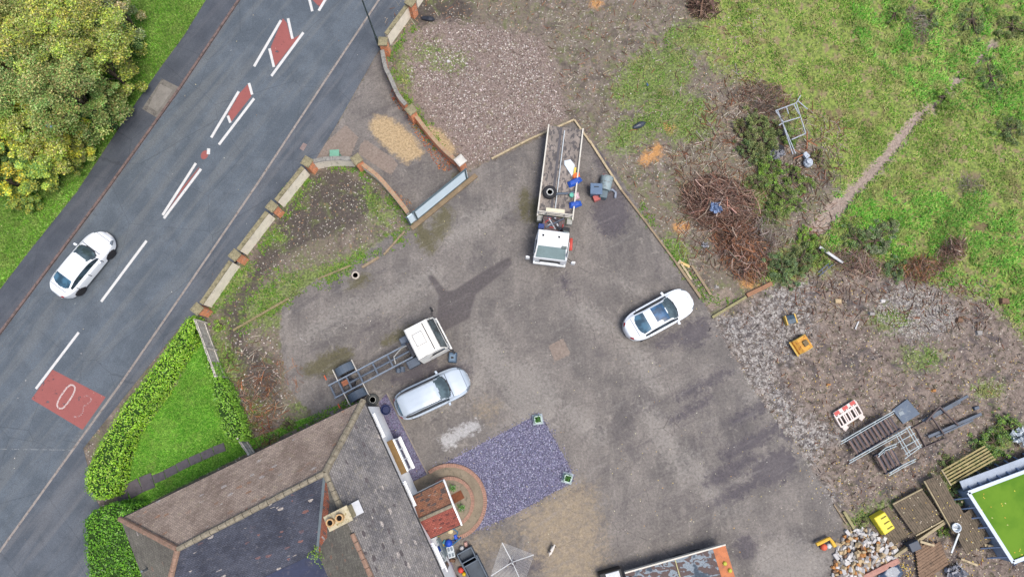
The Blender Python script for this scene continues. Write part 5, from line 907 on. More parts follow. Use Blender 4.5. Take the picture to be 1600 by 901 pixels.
crumple('blue_netting', 'tangled pale blue netting bundle on the brushwood pile', 'netting', (1113,331), .34, mat('netting_blue', C(136,160,200), .6, .3, 6), .5); bpy.data.objects['blue_netting'].location.z = .75
crumple('grey_scrap_bag', 'grey white plastic scrap among the bushes left of the trailer frame', 'scrap', (1214,240), .42, mat('scrap_bag', C(170,172,180), .6, .4, 5), .4); crumple('plastic_scrap', 'small pale scrap of plastic below the brushwood pile', 'scrap', (1102,383), .2, mat('scrap_bag', C(170,172,180)), .4, 40)
crumple('blue_litter', 'small blue litter scrap on the bare soil above the black sack', 'litter', (1012,132), .1, mat('tarp_blue', C(44,92,190)), .4, 20); crumple('white_sack', 'white crumpled sheeting in the corner beyond the pool', 'sheeting', (1594,681), .5, mat('sheet_white', C(222,232,240)), .5, 110)
timber((1280,386),(1316,411), .16, .1, 'long pale metal strip leaning out of the scrub over the rubble', mat('pale_strip', C(206,208,210), .6), z=.3, name='metal_strip', cat='strip'); timber((1336,514),(1341,502), .08, .06, 'short white stick on the rubble ground', mat('pale_strip', C(206,208,210)), name='stick', cat='stick')
loose('folded_stand', 'small dark blue folded frame under the pale metal strip', 'frame', (*at(1290,424,.2), .15), .6, MB().beam((-.5,0,0),(.6,.1,.1), .05, .05).beam((-.4,.2,0),(.5,.3,.1), .05, .05).beam((-.2,-.05,0),(-.1,.3,.05), .04, .04).beam((.3,0,.1),(.35,.3,.1), .04, .04), mat('frame_navy', C(60,78,110), .5), bevel=0)
# ---------------- brushwood piles: many sticks, one heap each
def brush(name, label, C0, rx, ry, ang, hgt, n, cols, ln=(.8, 2.2), th=.018, z0=0.0, rnd=.6, core=C(62,48,42)):
    cx, cy = at(*C0, .3); a = math.radians(ang); rx *= .0395; ry *= .0395; V = []; F_ = []; CC = []; u = RNG.uniform(0, 1, n)**.6; t = RNG.uniform(0, 2*np.pi, n)
    for i in range(n):
        px, py = u[i]*math.cos(t[i])*rx, u[i]*math.sin(t[i])*ry; r2 = u[i]**2; X0 = cx+px*math.cos(a)+py*math.sin(a); Y0 = cy-(px*math.sin(a)-py*math.cos(a)); z = z0+hgt*(1-r2)*RNG.uniform(.1, 1.05)+.04; L = RNG.uniform(*ln)*(.45 if RNG.random() < .5 else .9); yaw = RNG.uniform(0, 2*np.pi) if RNG.random() < .3 else 6.3*float(vnoise(np.array([X0]), np.array([Y0]), .9, 91, 2)[0])+RNG.normal(0, .35)
        dv = Vector((math.cos(yaw), math.sin(yaw), RNG.normal(0, .18))).normalized(); bend = Vector(RNG.normal(0, .16, 3)*[1, 1, .6]); P0 = Vector((X0, Y0, z)); pts = [P0-dv*L/2, P0-dv*L/6+bend, P0+dv*L/6+bend*1.3, P0+dv*L/2-bend*.5]; r = th*RNG.uniform(.5, 1.3)*(1 if RNG.random() < .86 else RNG.uniform(1.8, 3.2))
        q1 = dv.cross(Vector((0, 0, 1))).normalized(); q2 = dv.cross(q1); base = len(V)
        for k, p in enumerate(pts):
            rr = r*(1-.25*k); p.z = max(p.z, .02)
            for w_ in (0, 2.09, 4.19): V.append(tuple(p+q1*rr*math.cos(w_)+q2*rr*math.sin(w_)))
        for k in range(3):
            for m_ in range(3): F_.append((base+k*3+m_, base+k*3+(m_+1) % 3, base+(k+1)*3+(m_+1) % 3, base+(k+1)*3+m_))
        CC.append(i)
    colr = np.repeat(pal(cols, n, .3), 12, 0); o = npmesh(name, np.array(V), np.array(F_), vcol_mat('bark', .9, 0), colr)
    k = n//2 if hgt > .3 else 0
    if k:
        qi = RNG.integers(0, len(V)//12, k*6)*12+RNG.integers(0, 12, k*6); q_ = np.array(V)[qi]; cm = np.array([np.floor(qi/12/23)%5 < 2]).ravel(); q_ = q_[cm]; q_ = q_+RNG.normal(0, .05, q_.shape); leaves('dry_foliage', q_, .07, pal([C(150,104,76), C(110,84,66), C(176,132,98), C(96,80,70)], len(q_)), vcol_mat('leaf', .6, .2), parent=o, aspect=.4)
    return tag(o, label, 'brushwood')
RB = [C(164,122,104), C(130,96,82), C(186,150,132), C(88,66,58), C(206,180,164), C(124,104,94), C(150,132,120)]; GB = [C(150,138,130), C(120,106,98), C(176,164,154)]; OB = [C(176,120,84), C(196,140,100), C(140,90,66)]
brush('brushwood_pile', 'large heap of reddish brown cut branches carrying the blue netting', (1126,318), 60, 46, 20, 1.0, 1700, RB); brush('brushwood_pile', 'lower heap of dark red branches below the big brushwood heap', (1160,385), 38, 60, -28, .8, 1200, RB+OB, (.5, 1.6))
brush('brushwood_pile', 'grey bare branches at the right side of the brushwood heaps', (1192,368), 34, 34, 0, .7, 260, GB, (.5, 1.5), .014); brush('brushwood_pile', 'thin brown brush heap above the abandoned trailer frame', (1196,150), 44, 30, 10, .6, 380, RB+GB, (.3, 1.1), .012)
brush('brushwood_pile', 'dark red brush heap at the grass edge right of the orange needles', (1487,392), 34, 18, -40, .7, 420, RB, (.3, 1.1), .014); brush('brushwood_pile', 'orange brown dry needle heap at the edge of the rubble', (1442,418), 34, 20, -10, .5, 520, OB+RB, (.3, 1.0), .012)
brush('brushwood_pile', 'brown stick heap at the edge of the rubble under the pale strip', (1340,408), 44, 18, 15, .5, 320, RB+GB, (.4, 2.2), .014); brush('brushwood_pile', 'dark rotting logs and sticks at the top edge of the photo', (1100,8), 26, 24, 10, .5, 160, [C(120,96,84), C(84,66,58), C(176,150,130)], (.4, 1.3), .04)
brush('brushwood_pile', 'grey dead stems heap in the tall weeds at the top right', (1437,35), 20, 36, -20, .4, 300, GB, (.3, .9), .01); brush('brushwood_pile', 'dry brown stems against the roof in the overgrown corner', (400,640), 26, 60, -25, .35, 260, GB+OB, (.3, 1.4), .012); brush('brushwood_pile', 'light twigs scattered over the overgrown corner by the board fence', (430,590), 40, 30, 0, .15, 120, GB+OB, (.2, .9), .014)
brush('brushwood_pile', 'dead brown stems on the grass near the right edge of the photo', (1522,288), 26, 18, 0, .25, 160, GB, (.3, .9), .01)
# ---------------- rubble heap: every chunk its own thing
mound = MB(); cols_ = [mat('rubble_white', C(214,212,210), .8, .15, 5), mat('rubble_grey', C(164,160,156), .9, .2, 5), mat('rubble_tan', C(198,176,140), .9, .2, 5), mat('rubble_orange', C(190,136,84), .9, .25, 5), mat('rubble_brown', C(132,104,84), .9, .25, 5)]
meshes = []
for i in range(10):
    s = [random.uniform(.22, .42), random.uniform(.14, .26), random.uniform(.1, .2)]; mb = MB().box((0, 0, 0), s, taper=random.uniform(.7, 1)); mb.v = [(x+random.uniform(-.03, .03), y+random.uniform(-.03, .03), z+random.uniform(-.02, .02)) for x, y, z in mb.v]; o = mb.build('rubble_chunk', cols_[[0, 0, 1, 2, 3, 0, 1, 4, 0, 2][i]], None, bevel=.012); meshes.append(o)
HP = [(1310,850),(1325,832),(1352,824),(1376,838),(1402,858),(1396,872),(1372,880),(1352,893),(1340,912),(1298,915),(1302,882)]; HW = np.array(poly(HP, .2)); placed = []; tries = 0
clabs = ['white', 'white', 'grey', 'tan', 'orange', 'white', 'grey', 'brown', 'white', 'tan']
while len(placed) < 235 and tries < 6000:
    tries += 1; x = RNG.uniform(HW[:, 0].min(), HW[:, 0].max()); y = RNG.uniform(HW[:, 1].min(), HW[:, 1].max()); d_ = sdf(HW, np.array([x]), np.array([y]))[0]
    if d_ < 0 or any((x-a)**2+(y-b)**2 < .16**2 for a, b in placed): continue
    k = len(placed) % 10; o = meshes[k] if len(placed) < 10 else meshes[k].copy()
    if len(placed) >= 10: COL.objects.link(o)
    o.location = (x, y, gz(x, y)+.06+.3*min(d_, 1)*RNG.random()); o.rotation_euler = (RNG.normal(0, .4), RNG.normal(0, .4), RNG.uniform(0, 6.28)); tag(o, f'{clabs[k]} broken chunk among those in the rubble heap beside the yellow tub', 'rubble', f'{clabs[k]} chunks of the rubble heap'); placed.append((x, y))
pts = np.column_stack([*pts_in([HP], 60).T, np.zeros(1)[:0]]) if False else pts_in([HP], 90); n = len(pts); P3 = np.column_stack([pts, ground_z(pts[:, 0], pts[:, 1])+.05]); tag(stones('rubble_bits', P3, RNG.uniform(.04, .11, n), pal([C(200,196,190), C(190,140,90), C(120,100,86), C(226,196,110)], n), vcol_mat('stone', .9)), kind='stuff')
# yellow pipe, ball, tub and the timber platforms
loose('yellow_pipe', 'bent yellow plastic pipe lying at the left of the rubble heap', 'pipe', (*at(1290,850,.3), .35), 0, MB().tube([(*( Vector(at(u, v, .3))-Vector(at(1290,850,.3))), 0) for u, v in ((1275,850),(1285,845),(1295,840),(1300,846),(1304,853))], .11, 8), mat('pipe_yellow', C(236,190,70), .6, .12, 4), bevel=0); ball('orange_float', (1287,854), .2, mat('float_orange', C(232,110,80), .5, .15, 6), 'orange red ball inside the bend of the yellow pipe', 'ball'); ball('white_float', (1295,852), .16, mat('sheet_white', C(222,232,240)), 'pale pink white lump beside the orange red ball', 'ball')
yt = [at(u, v, .55) for u, v in ((1363,808),(1382,797),(1400,825),(1382,837))]; yc_ = (sum(p[0] for p in yt)/4, sum(p[1] for p in yt)/4); q = put('yellow_tub', 'bright yellow plastic tub with three slots upside down beside the decking', 'tub', (*yc_, .1)); yw = [(x-yc_[0], y-yc_[1]) for x, y in yt]; ym_ = mat('tub_yellow', C(238,222,60), .5, .08, 3); MB().prism([(x*1.02, y*1.02) for x, y in yw], 0, .5, [(x*.9, y*.9) for x, y in yw]).build('tub_body', ym_, q, bevel=.05)
for k in (.2, .52, .84): p0, p1 = [Vector(yw[1])*(1-k)+Vector(yw[2])*k, Vector(yw[0])*(1-k)+Vector(yw[3])*k]; MB().beam((*(p0*.8+p1*.06), .505), (*(p0*.36+p1*.5), .505), .07, .02).build('slot', mat('slot_olive', C(120,112,30), .7), q)
dk = mat('dark_decking', C(116,104,88), .9, .3, 3, dirt=C(84,80,66), stretch=(1, 1, 1)); dk2 = mat('brown_decking', C(138,114,94), .9, .3, 3, dirt=C(100,84,70)); dk3 = mat('pale_pallet', C(172,158,112), .9, .25, 3, dirt=C(120,126,76), dirt_amt=.5); frm = mat('deck_trim', C(176,162,130), .9, .25, 3)
def deck(name, label, P, dirv, bw, z, m, trim=None, gap=.1, cat='decking', th=.04):
    """planks clipped to a photo polygon at height z, running along dirv (a photo vector)."""
    W = [Vector(at(u, v, z)) for u, v in P]; o0 = W[0]; a = Vector(at(P[0][0]+dirv[0], P[0][1]+dirv[1], z))-o0; a.normalize(); b = Vector((-a.y, a.x)); q = put(name, label, cat, (o0.x, o0.y, 0)); S = [((p-o0).dot(a), (p-o0).dot(b)) for p in W]; lo, hi = min(s[1] for s in S), max(s[1] for s in S); n = max(1, int((hi-lo)/bw)); bw = (hi-lo)/n
    for i in range(n):
        t = lo+(i+.5)*bw; xs_ = []
        for j in range(len(S)):
            (x0, y0), (x1, y1) = S[j], S[(j+1) % len(S)]
            if (y0 > t) != (y1 > t): xs_.append(x0+(x1-x0)*(t-y0)/(y1-y0))
        xs_.sort()
        for k in range(0, len(xs_)-1, 2):
            c_ = a*((xs_[k]+xs_[k+1])/2)+b*t; MB().box((c_.x, c_.y, z+random.uniform(-.008, .008)), (xs_[k+1]-xs_[k]-random.uniform(0, .04), bw*(1-gap), th), math.atan2(a.y, a.x)).build('board', m, q)
    for k in range(3): p = (W[0]-o0)*0+((W[len(W)//2]-o0)*(.2+.3*k)); MB().box((p.x, p.y, (z-.06)/2), (.1, .1, max(z-.08, .04))).build('support', frm, q)
    if trim:
        for (i, j) in trim: p0, p1 = W[i]-o0, W[j]-o0; MB().beam((*p0, z+.03), (*p1, z+.03), .07, .12).build('edge_trim', frm, q)
    return q
deck('pool_deck', 'l shaped dark grooved timber deck wrapping the corner of the green pool', [(1443,751),(1467,741),(1486,775),(1507,800),(1520,792),(1549,844),(1511,865),(1487,828)], (42,76), .13, .55, dk, [(0, 7)]); deck('timber_platform', 'square dark wooden platform between the l shaped deck and the yellow tub', [(1394,787),(1440,763),(1473,812),(1430,836)], (36,50), .14, .35, dk, [(0, 1), (2, 3)])
deck('timber_platform', 'narrow dark planks under and beside the yellow tub', [(1360,804),(1388,790),(1420,838),(1394,852)], (32,48), .14, .1, dk); deck('timber_platform', 'brown leaf strewn plank platform at the bottom edge', [(1429,855),(1440,850),(1470,846),(1482,880),(1446,910),(1436,905)], (46,-30), .14, .2, dk2)
deck('pallet', 'greenish slatted pallet overgrown with conifer sprays above the pool', [(1470,733),(1538,694),(1557,718),(1485,758)], (68,-39), .17, .5, dk3, [(0, 3)], gap=.45)
timber((1394,868),(1474,813), .16, .3, 'long pale sleeper running along the foot of the square wooden platform', frm, z=.1); timber((1400,873),(1346,900), .3, .35, 'wide pink edging kerb below the rubble heap', mat('pink_kerb', C(186,140,126), .9, .2, 4), z=.05, name='edging_kerb', cat='kerb'); timber((1302,787),(1322,818), .07, .1, 'thin pale pole pointing at the rubble heap', timb, name='pole', cat='pole'); timber((1317,798),(1335,828), .16, .16, 'grey green log above the rubble heap', mat('green_timber', C(158,152,112)), name='log', cat='log')
timber((1536,850),(1562,855), .16, .16, 'pale round log stub between deck and pool wall', tim, z=.2, name='log', cat='log'); timber((1436,845),(1458,851), .14, .14, 'pale log on the leaf strewn platform', tim, z=.35, name='log', cat='log'); timber((1500,872),(1526,882), .12, .12, 'pale plank below the l shaped deck', tim, z=.2, name='log', cat='log'); timber((1498,832),(1486,863), .1, .06, 'white metal pole leaning on the l shaped deck', mat('pole_white', C(214,222,226)), z=.65, name='pole', cat='pole')
loose('dark_box', 'small dark blue box on the platform below the long sleeper', 'box', (*at(1427,852,.5), .2), math.radians(22), MB().box((0,0,.25), (.62,.5,.5)), mat('box_navy', C(58,70,88), .5, .15), bevel=.03); q = put('white_basket', 'white basket on the l shaped timber deck', 'basket', (*at(1492,823,.6), .57)); MB().lathe((0,0,0), [(.2,0),(.24,.2),(.27,.22),(.22,.2),(.17,.05),(0,.05)], 14).build('basket', mat('sheet_white', C(222,232,240)), q); MB().tube([(-.2,0,.2),(0,0,.34),(.2,0,.2)], .02, 6).build('handle', blk, q)
loose('blue_tarpaulin', 'dark blue puddled tarpaulin inside the pink kerb at the bottom edge', 'tarpaulin', (*at(1392,892,.2), .1), 0, MB().prism([(-.8,-.3),(-.4,-.7),(.4,-.6),(.8,-.1),(.5,.5),(-.3,.6)], 0, .3, [(-.5,-.1),(-.2,-.4),(.2,-.3),(.5,0),(.3,.3),(-.2,.35)]), mat('tarp_navy', C(62,84,112), .35, .4, 4, dirt=C(140,160,176), spec=.6), bevel=.05)
crumple('scrap_heap', 'pale metal scrap at the bottom edge below the l shaped deck', 'scrap', (1492,896), .5, mat('scrap_bag', C(170,172,180)), .4)
# pool
ph = 1.15; rim = [(1513,769),(1700,699),(1790,800),(1583,878)]; RW = [Vector(at(u, v, ph)) for u, v in rim]; o0 = RW[0]; q = put('swimming_pool', 'above ground pool with green leaf dotted water and pale blue rim', 'pool', (o0.x, o0.y, 0)); pr = [(p-o0) for p in RW]; blu = mat('pool_wall', C(150,170,196), .5, .12, 1.5, dirt=C(110,130,160), dirt_amt=.4)
cen = sum((p for p in pr), Vector((0, 0)))/4; inn = [p+(cen-p).normalized()*.22 for p in pr]
for i in range(4):
    a, b = pr[i], pr[(i+1) % 4]; d = (b-a).normalized(); mb = MB().beam((*(a), ph/2), (*(b), ph/2), .06, ph); mb.build('wall_panel', blu, q); MB().beam((*a, ph), (*b, ph), .2, .06).build('rim', mat('pool_rim', C(206,220,236), .4, .06), q)
    nrm_ = Vector((d.y, -d.x)); nrm_ = nrm_ if nrm_.dot(cen-a) < 0 else -nrm_; L = (b-a).length
    for k in range(int(L/.62)): p = a+d*(.35+.62*k); MB().beam((*(p+nrm_*.05), ph-.05), (*(p+nrm_*.62), .05), .07, .07).build('buttress', mat('buttress_blue', C(126,146,180), .5, .15), q)
n_ = Vector(( (pr[1]-pr[0]).normalized().y, -(pr[1]-pr[0]).normalized().x)); n_ = n_ if n_.dot(cen) < 0 else -n_
MB().prism([tuple(pr[0]+n_*.08), tuple(pr[1]+n_*.08), tuple(pr[1]+n_*.62), tuple(pr[0]+n_*.62)], ph-.42, ph-.36).build('side_ledge', mat('ledge_grey_blue', C(164,178,196), .5, .15, 2), q)
wt_ = NT('green_water'); v = wt_.pos(); c = wt_.mix(wt_.step(wt_.noise(v, .5, 4), .35, .65), (.06,.15,.008), (.10,.20,.014)); wt_.bump(wt_.noise(v, 3, 2), .01, .1); wat = wt_.done(c, .55, 0, .08); MB().prism([tuple(p) for p in pr], ph-.5, ph-.08, None).build('water', wat, q)
n = 200; LP = pts_in([rim], 1.6, ph); LP = LP[:160]; P3 = np.column_stack([LP, np.full(len(LP), ph-.07)]); tag(leaves('floating_leaves', P3, .11, pal([C(226,206,80), C(214,180,60), C(230,226,150)], len(P3)), vcol_mat('leaf', .6, .2), up=4), kind='stuff')
ball('blue_drum', (1521,764), .25, mat('hose_blue', C(40,112,160)), 'small bright blue drum between the pallet and the pool rim', 'drum')
# ---------------- street lamps
def lamp(base, hgt, yaw, label, arm=1.2):
    x, y = at(*base, 0); q = put('street_lamp', label, 'street lamp', (x, y, 0), yaw); lm = mat('lamp_green_grey', C(70,86,88), .5, .35, 9, dirt=C(170,180,184), dirt_amt=.35)
    MB().tube([(0,0,0),(0,0,1.4)], .085, 8).build('base_sleeve', lm, q); MB().tube([(0,0,1.4),(0,0,hgt)], .055, 8, .04).build('column', lm, q); MB().tube([(0,0,hgt),(arm*.5,0,hgt+.12),(arm,0,hgt+.15)], .035, 6).build('arm', lm, q); MB().box((arm+.3,0,hgt+.15), (.62,.24,.14), taper=.7).build('lantern', mat('lantern_blue_grey', C(150,176,206), .4, .1), q, bevel=.03); MB().box((arm+.3,0,hgt+.07), (.4,.18,.03)).build('diffuser', clr_l, q)
lamp((593,74), 8.0, math.radians(200), 'tall street lamp beside the pillar north of the driveway'); lamp((146,239), 5.2, math.radians(-32), 'street lamp standing against the roadside trees', .5)
# ================================================================== HEDGES
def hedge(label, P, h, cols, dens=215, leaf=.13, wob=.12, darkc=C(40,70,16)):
    W = poly(P, h); c0 = np.mean(W, 0); q = put('hedge', label, 'hedge', (*c0, 0)); A = np.array(W)-c0; n = len(A)
    ar = sum(A[i][0]*A[(i+1) % n][1]-A[(i+1) % n][0]*A[i][1] for i in range(n)); E_ = np.roll(A, -1, 0)-A; E_ /= np.linalg.norm(E_, axis=1)[:, None]; Nv = np.column_stack([E_[:, 1], -E_[:, 0]])*(1 if ar > 0 else -1); Nm = Nv+np.roll(Nv, 1, 0); Nm /= np.linalg.norm(Nm, axis=1)[:, None]; ins = A-Nm*.22
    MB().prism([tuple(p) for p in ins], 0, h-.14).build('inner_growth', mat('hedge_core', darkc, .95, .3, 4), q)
    x0, y0 = A.min(0); x1, y1 = A.max(0); m = int((x1-x0)*(y1-y0)*dens); t = np.column_stack([RNG.uniform(x0, x1, m), RNG.uniform(y0, y1, m)]); d = sdf(A, t[:, 0], t[:, 1]); k = d > 0; t = t[k]; d = d[k]
    zt = h+(vnoise(t[:, 0]+50, t[:, 1]+50, 1.4, 4, 3)-.5)*wob*2.2-np.clip(.25-d, 0, .25)**1*.9+RNG.uniform(-.12, .02, len(t)); top = np.column_stack([t, zt]); nt_ = np.tile([0, 0, 1.], (len(top), 1))
    S = []; NS = []
    for i in range(n):
        a, b = A[i], A[(i+1) % n]; L = np.hypot(*(b-a)); e = (b-a)/L; no = np.array([e[1], -e[0]]); mid = (a+b)/2; no = no if sdf(A, np.array([mid[0]+no[0]*.05]), np.array([mid[1]+no[1]*.05]))[0] < 0 else -no
        c = int(L*h*dens*.7); s = RNG.uniform(0, L, c); z = RNG.uniform(.05, h, c); o = RNG.uniform(-.16, .02, c)+(vnoise(s+i*9, z, 2, 7, 2)-.5)*.15; S.append(np.column_stack([a+e*s[:, None]+no*o[:, None], z])); NS.append(np.tile([*no, .3], (c, 1)))
    hk = (vnoise(top[:, 0]+5, top[:, 1]+5, 2.6, 12, 3) > .31) | (RNG.random(len(top)) < .35); top = top[hk]; nt_ = nt_[hk]; Pn = np.vstack([top]+S); Nn = np.vstack([nt_]+NS); col = pal(cols, len(Pn), .22); lowz = np.clip((vnoise(Pn[:, 0]*3+9, Pn[:, 1]*3+9, 1.3, 8, 2)), 0, 1)[:, None]; col = col*(.7+.6*lowz)
    leaves('foliage', Pn, RNG.uniform(leaf*.7, leaf*1.2, len(Pn)), np.clip(col, 0, .9), vcol_mat('laurel_leaf', .45, .25, .45), nrm=Nn, parent=q, aspect=.5); return q
HC = [C(156,210,48), C(174,226,62), C(128,188,38), C(192,234,92), C(92,150,28)]
H1 = [(289,496),(302,492),(302,507),(298,531),(284,552),(260,592),(246,618),(223,646),(198,684),(185,722),(182,752),(168,779),(147,782),(131,768),(129,742),(147,700),(186,638),(217,598),(255,545)]
H2 = [(127,815),(140,799),(173,785),(203,790),(207,840),(218,900),(226,940),(140,940),(130,870)]
H3 = [(316,562),(330,564),(343,590),(354,601),(364,630),(376,657),(380,688),(361,695),(344,676),(334,642),(324,590)]
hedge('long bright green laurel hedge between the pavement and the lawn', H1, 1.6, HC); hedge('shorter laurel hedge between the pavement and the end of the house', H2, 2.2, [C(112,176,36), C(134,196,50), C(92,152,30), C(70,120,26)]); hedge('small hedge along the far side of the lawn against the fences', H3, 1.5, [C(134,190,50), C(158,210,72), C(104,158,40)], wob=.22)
# ================================================================== LAWN, VERGE, FIELD GRASS
lf = vcol_mat('grass_blade', .8, .2)
def grass(name, polys, dens, ln, wd, cols, lean=.7, filt=None):
    p = pts_in(polys, dens)
    if filt is not None: p = p[filt(p)]
    n = len(p); z = ground_z(p[:, 0], p[:, 1]); t = vnoise(p[:, 0]+77, p[:, 1]+31, .9, 21, 4)[:, None]; t2 = vnoise(p[:, 0]+7, p[:, 1]+3, .35, 22, 3)[:, None]; col = pal(cols, n, .2)*1.1; col = col*(.55+.9*t); t3 = vnoise(p[:, 0]+17, p[:, 1]+3, 1.6, 27, 4)[:, None]; k1 = np.clip((t3-.56)*9, 0, 1)*(.65 if ln > .13 else .2); col = col*(1-k1)+np.array(C(196,188,128))*(.6+.7*t)*k1*RNG.uniform(.8, 1.15, (n, 1)); k2 = np.clip((.45-t2)*7, 0, 1)*.5; col = col*(1-k2)+col*[.75, .95, .6]*k2
    
    o = blades(name, np.column_stack([p, z]), ln, wd, np.clip(col, 0, .9), lf, lean=lean); tag(o, kind='stuff'); return o
def clear_of(polys, d0): return lambda p: sdm(polys, *pxarr(p[:, 0], p[:, 1])) < d0
grass('lawn_grass', [LAWN], 700, .09, .022, [C(94,160,44), C(122,186,58), C(74,136,34), C(150,196,90)], filt=clear_of([PATHS], 1))
VG = [(330,-20),(322,0),(287,57),(253,103),(213,160),(120,300),(50,387),(0,452),(-40,500),(-40,260),(60,200),(150,60),(200,-20)]
grass('verge_grass', [VG], 420, .12, .028, [C(104,156,46), C(124,180,56), C(84,132,40), C(150,186,90)])
fm = lambda p: (lambda U, V: RNG.random(len(p)) < np.clip((sdm([FIELD, FIELD2], U, V)+14)/60, 0, 1)*np.clip((U-1000)/340, .3, 1)*np.clip(.25+(vnoise(p[:, 0], p[:, 1], 1.7, 35, 4)-.40)*7, .1, 1)*np.clip((vnoise(p[:, 0], p[:, 1], .8, 33, 4)-.30)*5, .06, 1))(*pxarr(p[:, 0], p[:, 1]))
FB = [(930,-30),(1650,-30),(1650,560),(1170,460),(1180,300),(930,200)]
def fieldfilt(p): U, V = pxarr(p[:, 0], p[:, 1]); k = fm(p); return k & (sdm([TRACK]+TRACK2+DARKSOIL[1:], U, V) < 3+3*RNG.random(len(p)))
grass('field_grass', [FB], 330, .2, .03, [C(140,174,76), C(162,194,88), C(112,146,60), C(186,194,116), C(108,162,60), C(196,188,134), C(150,180,80)], .9, fieldfilt)
grass('tall_grass_tufts', [[(1240,300),(1650,300),(1650,530),(1500,470),(1400,430),(1300,390),(1260,370)], [(1330,-20),(1650,-20),(1650,200),(1440,160),(1330,60)]], 260, .3, .036, [C(116,186,66), C(140,204,84), C(98,162,62), C(178,200,108)], 1.0, fieldfilt)
grass('bed_weeds', [BEDGREEN]+WEEDS, 130, .14, .03, [C(104,150,56), C(130,170,70), C(90,124,50), C(150,160,90)], .9, lambda p: vnoise(p[:, 0], p[:, 1], 1.2, 44, 4) > .51)
# weeds along wall feet, gravel and edging
def line_tufts(P, n, spread, name, ln=.16):
    A = np.array(resample(P, n)); W = np.array([at(u, v) for u, v in A])+RNG.normal(0, spread, (n, 2)); t = vnoise(W[:, 0], W[:, 1], 1.5, 66, 3); W = W[t > .45]; z = ground_z(W[:, 0], W[:, 1]); W = np.repeat(W, 7, 0)+RNG.normal(0, .09, (len(W)*7, 2)); z = np.repeat(z, 7)
    tag(blades(name, np.column_stack([W, z]), ln, .028, pal([C(120,170,60), C(90,140,46), C(150,170,80)], len(W)), lf, lean=.9), kind='stuff')
line_tufts([(322,495),(385,415),(440,345),(494,275),(530,262),(565,268),(600,300),(640,355)], 420, .22, 'wall_foot_weeds'); line_tufts([(650,40),(612,85),(618,120),(640,165),(690,235)], 240, .2, 'wall_foot_weeds'); line_tufts([(1000,320),(1060,408),(1110,470),(1150,480)], 120, .2, 'edging_weeds'); line_tufts([(500,440),(560,405),(640,360)], 200, .25, 'edging_weeds'); line_tufts([(365,520),(450,470)], 100, .2, 'edging_weeds'); line_tufts([(380,480),(440,430)], 100, .5, 'edging_weeds'); line_tufts([(440,690),(560,626)], 120, .2, 'edging_weeds')
# ================================================================== PATH SLABS
pth = thing('garden_path', 'grey stone slab path crossing the lawn to the hedge gap', 'path', at3(270,735)); px0, py0 = at(270,735); sp = [(183,772),(200,768),(220,757),(240,749),(258,741),(277,731),(296,721),(315,713),(334,704),(352,697)]; sm_ = mat('path_slab', C(104,98,104), .9, .2, 3, dirt=C(84,84,80))
for i in range(len(sp)-1):
    a, b = Vector(at(*sp[i])), Vector(at(*sp[i+1])); d = (b-a); L = d.length; d.normalize(); wv_ = .9 if i < 3 else .5; c_ = (a+b)/2-Vector((px0, py0)); MB().box((c_.x, c_.y, .03), (L*.95, wv_, .05), math.atan2(d.y, d.x)+random.uniform(-.04, .04)).build('slab', sm_, pth, bevel=.008)
kerbm = mat('thin_kerb', C(148,140,128), .9, .25, 4); kb = ribbon([(604,613),(635,675),(668,740)], .08, 0, .06).build('edging_kerb', kerbm); tag(kb, 'thin concrete kerb dividing the slate strip from the yard', 'kerb')
# ================================================================== TREES
def limb(mb, a, b, r0, r1): a, b = Vector(a), Vector(b); m = (a+b)/2+Vector((random.uniform(-.15, .15), random.uniform(-.15, .15), 0)); mb.tube([a, m, b], r0, 6, r1)
bark = mat('tree_bark', C(96,84,70), .95, .3, 5)
def tree(name, label, px, h, R, cols, n=9000, leaf=.14, cat='tree', clumps=42, group='roadside trees', flat=.55, cs=1.0):
    zc = h*.72; x, y = at(*px, zc); q = put(name, label, cat, (x, y, 0), 0, group); mb = MB().tube([(0,0,0),(.08,.05,h*.4),(0,0,h*.75)], .05*h*.5, 8, .03*h*.4); C_ = []
    for i in range(clumps):
        t = RNG.uniform(0, 6.283); r = R*RNG.uniform(0, 1)**.5*RNG.uniform(.75, 1.08)*(1+.28*math.sin(2*t+px[0])+.15*math.sin(3*t+px[1])); z = zc+(h-zc)*math.sqrt(max(0, 1-(r/R/1.2)**2))*RNG.uniform(.55, 1.1)-RNG.random()*.5; C_.append((r*math.cos(t), r*math.sin(t), z, R*cs*RNG.uniform(.12, .3)))
    for i in range(clumps//3):
        t = RNG.uniform(0, 6.283); C_.append((R*.55*math.cos(t), R*.55*math.sin(t), h*RNG.uniform(.12, .6), R*RNG.uniform(.18, .3)))
    for i in range(0, clumps, 4): limb(mb, (0, 0, h*RNG.uniform(.3, .6)), C_[i][:3], .05, .015)
    mb.build('trunk', bark, q, smooth=True); per = n//clumps; cols = [tuple(x*(1.6 if h > 1.7 else 1.2) for x in c) for c in cols]; P = []; CL = []
    for (cx, cy, cz, cr) in C_:
        d = RNG.normal(size=(per, 3)); d /= np.linalg.norm(d, axis=1)[:, None]; rr = cr*RNG.uniform(.35, 1.1, (per, 1)); p = d*rr*[1, 1, flat]+[cx, cy, cz]; P.append(p); k = RNG.uniform(.72, 1.28); CL.append(pal(cols, per, .22)*k*RNG.uniform(.9, 1.1, 3))
    P = np.vstack(P); CLv = np.vstack(CL); leaves('crown', P, RNG.uniform(leaf*.6, leaf*1.25, len(P)), np.clip(CLv, 0, .9), vcol_mat('tree_leaf', .6, .3, .3), parent=q, up=.4, aspect=.62); return q
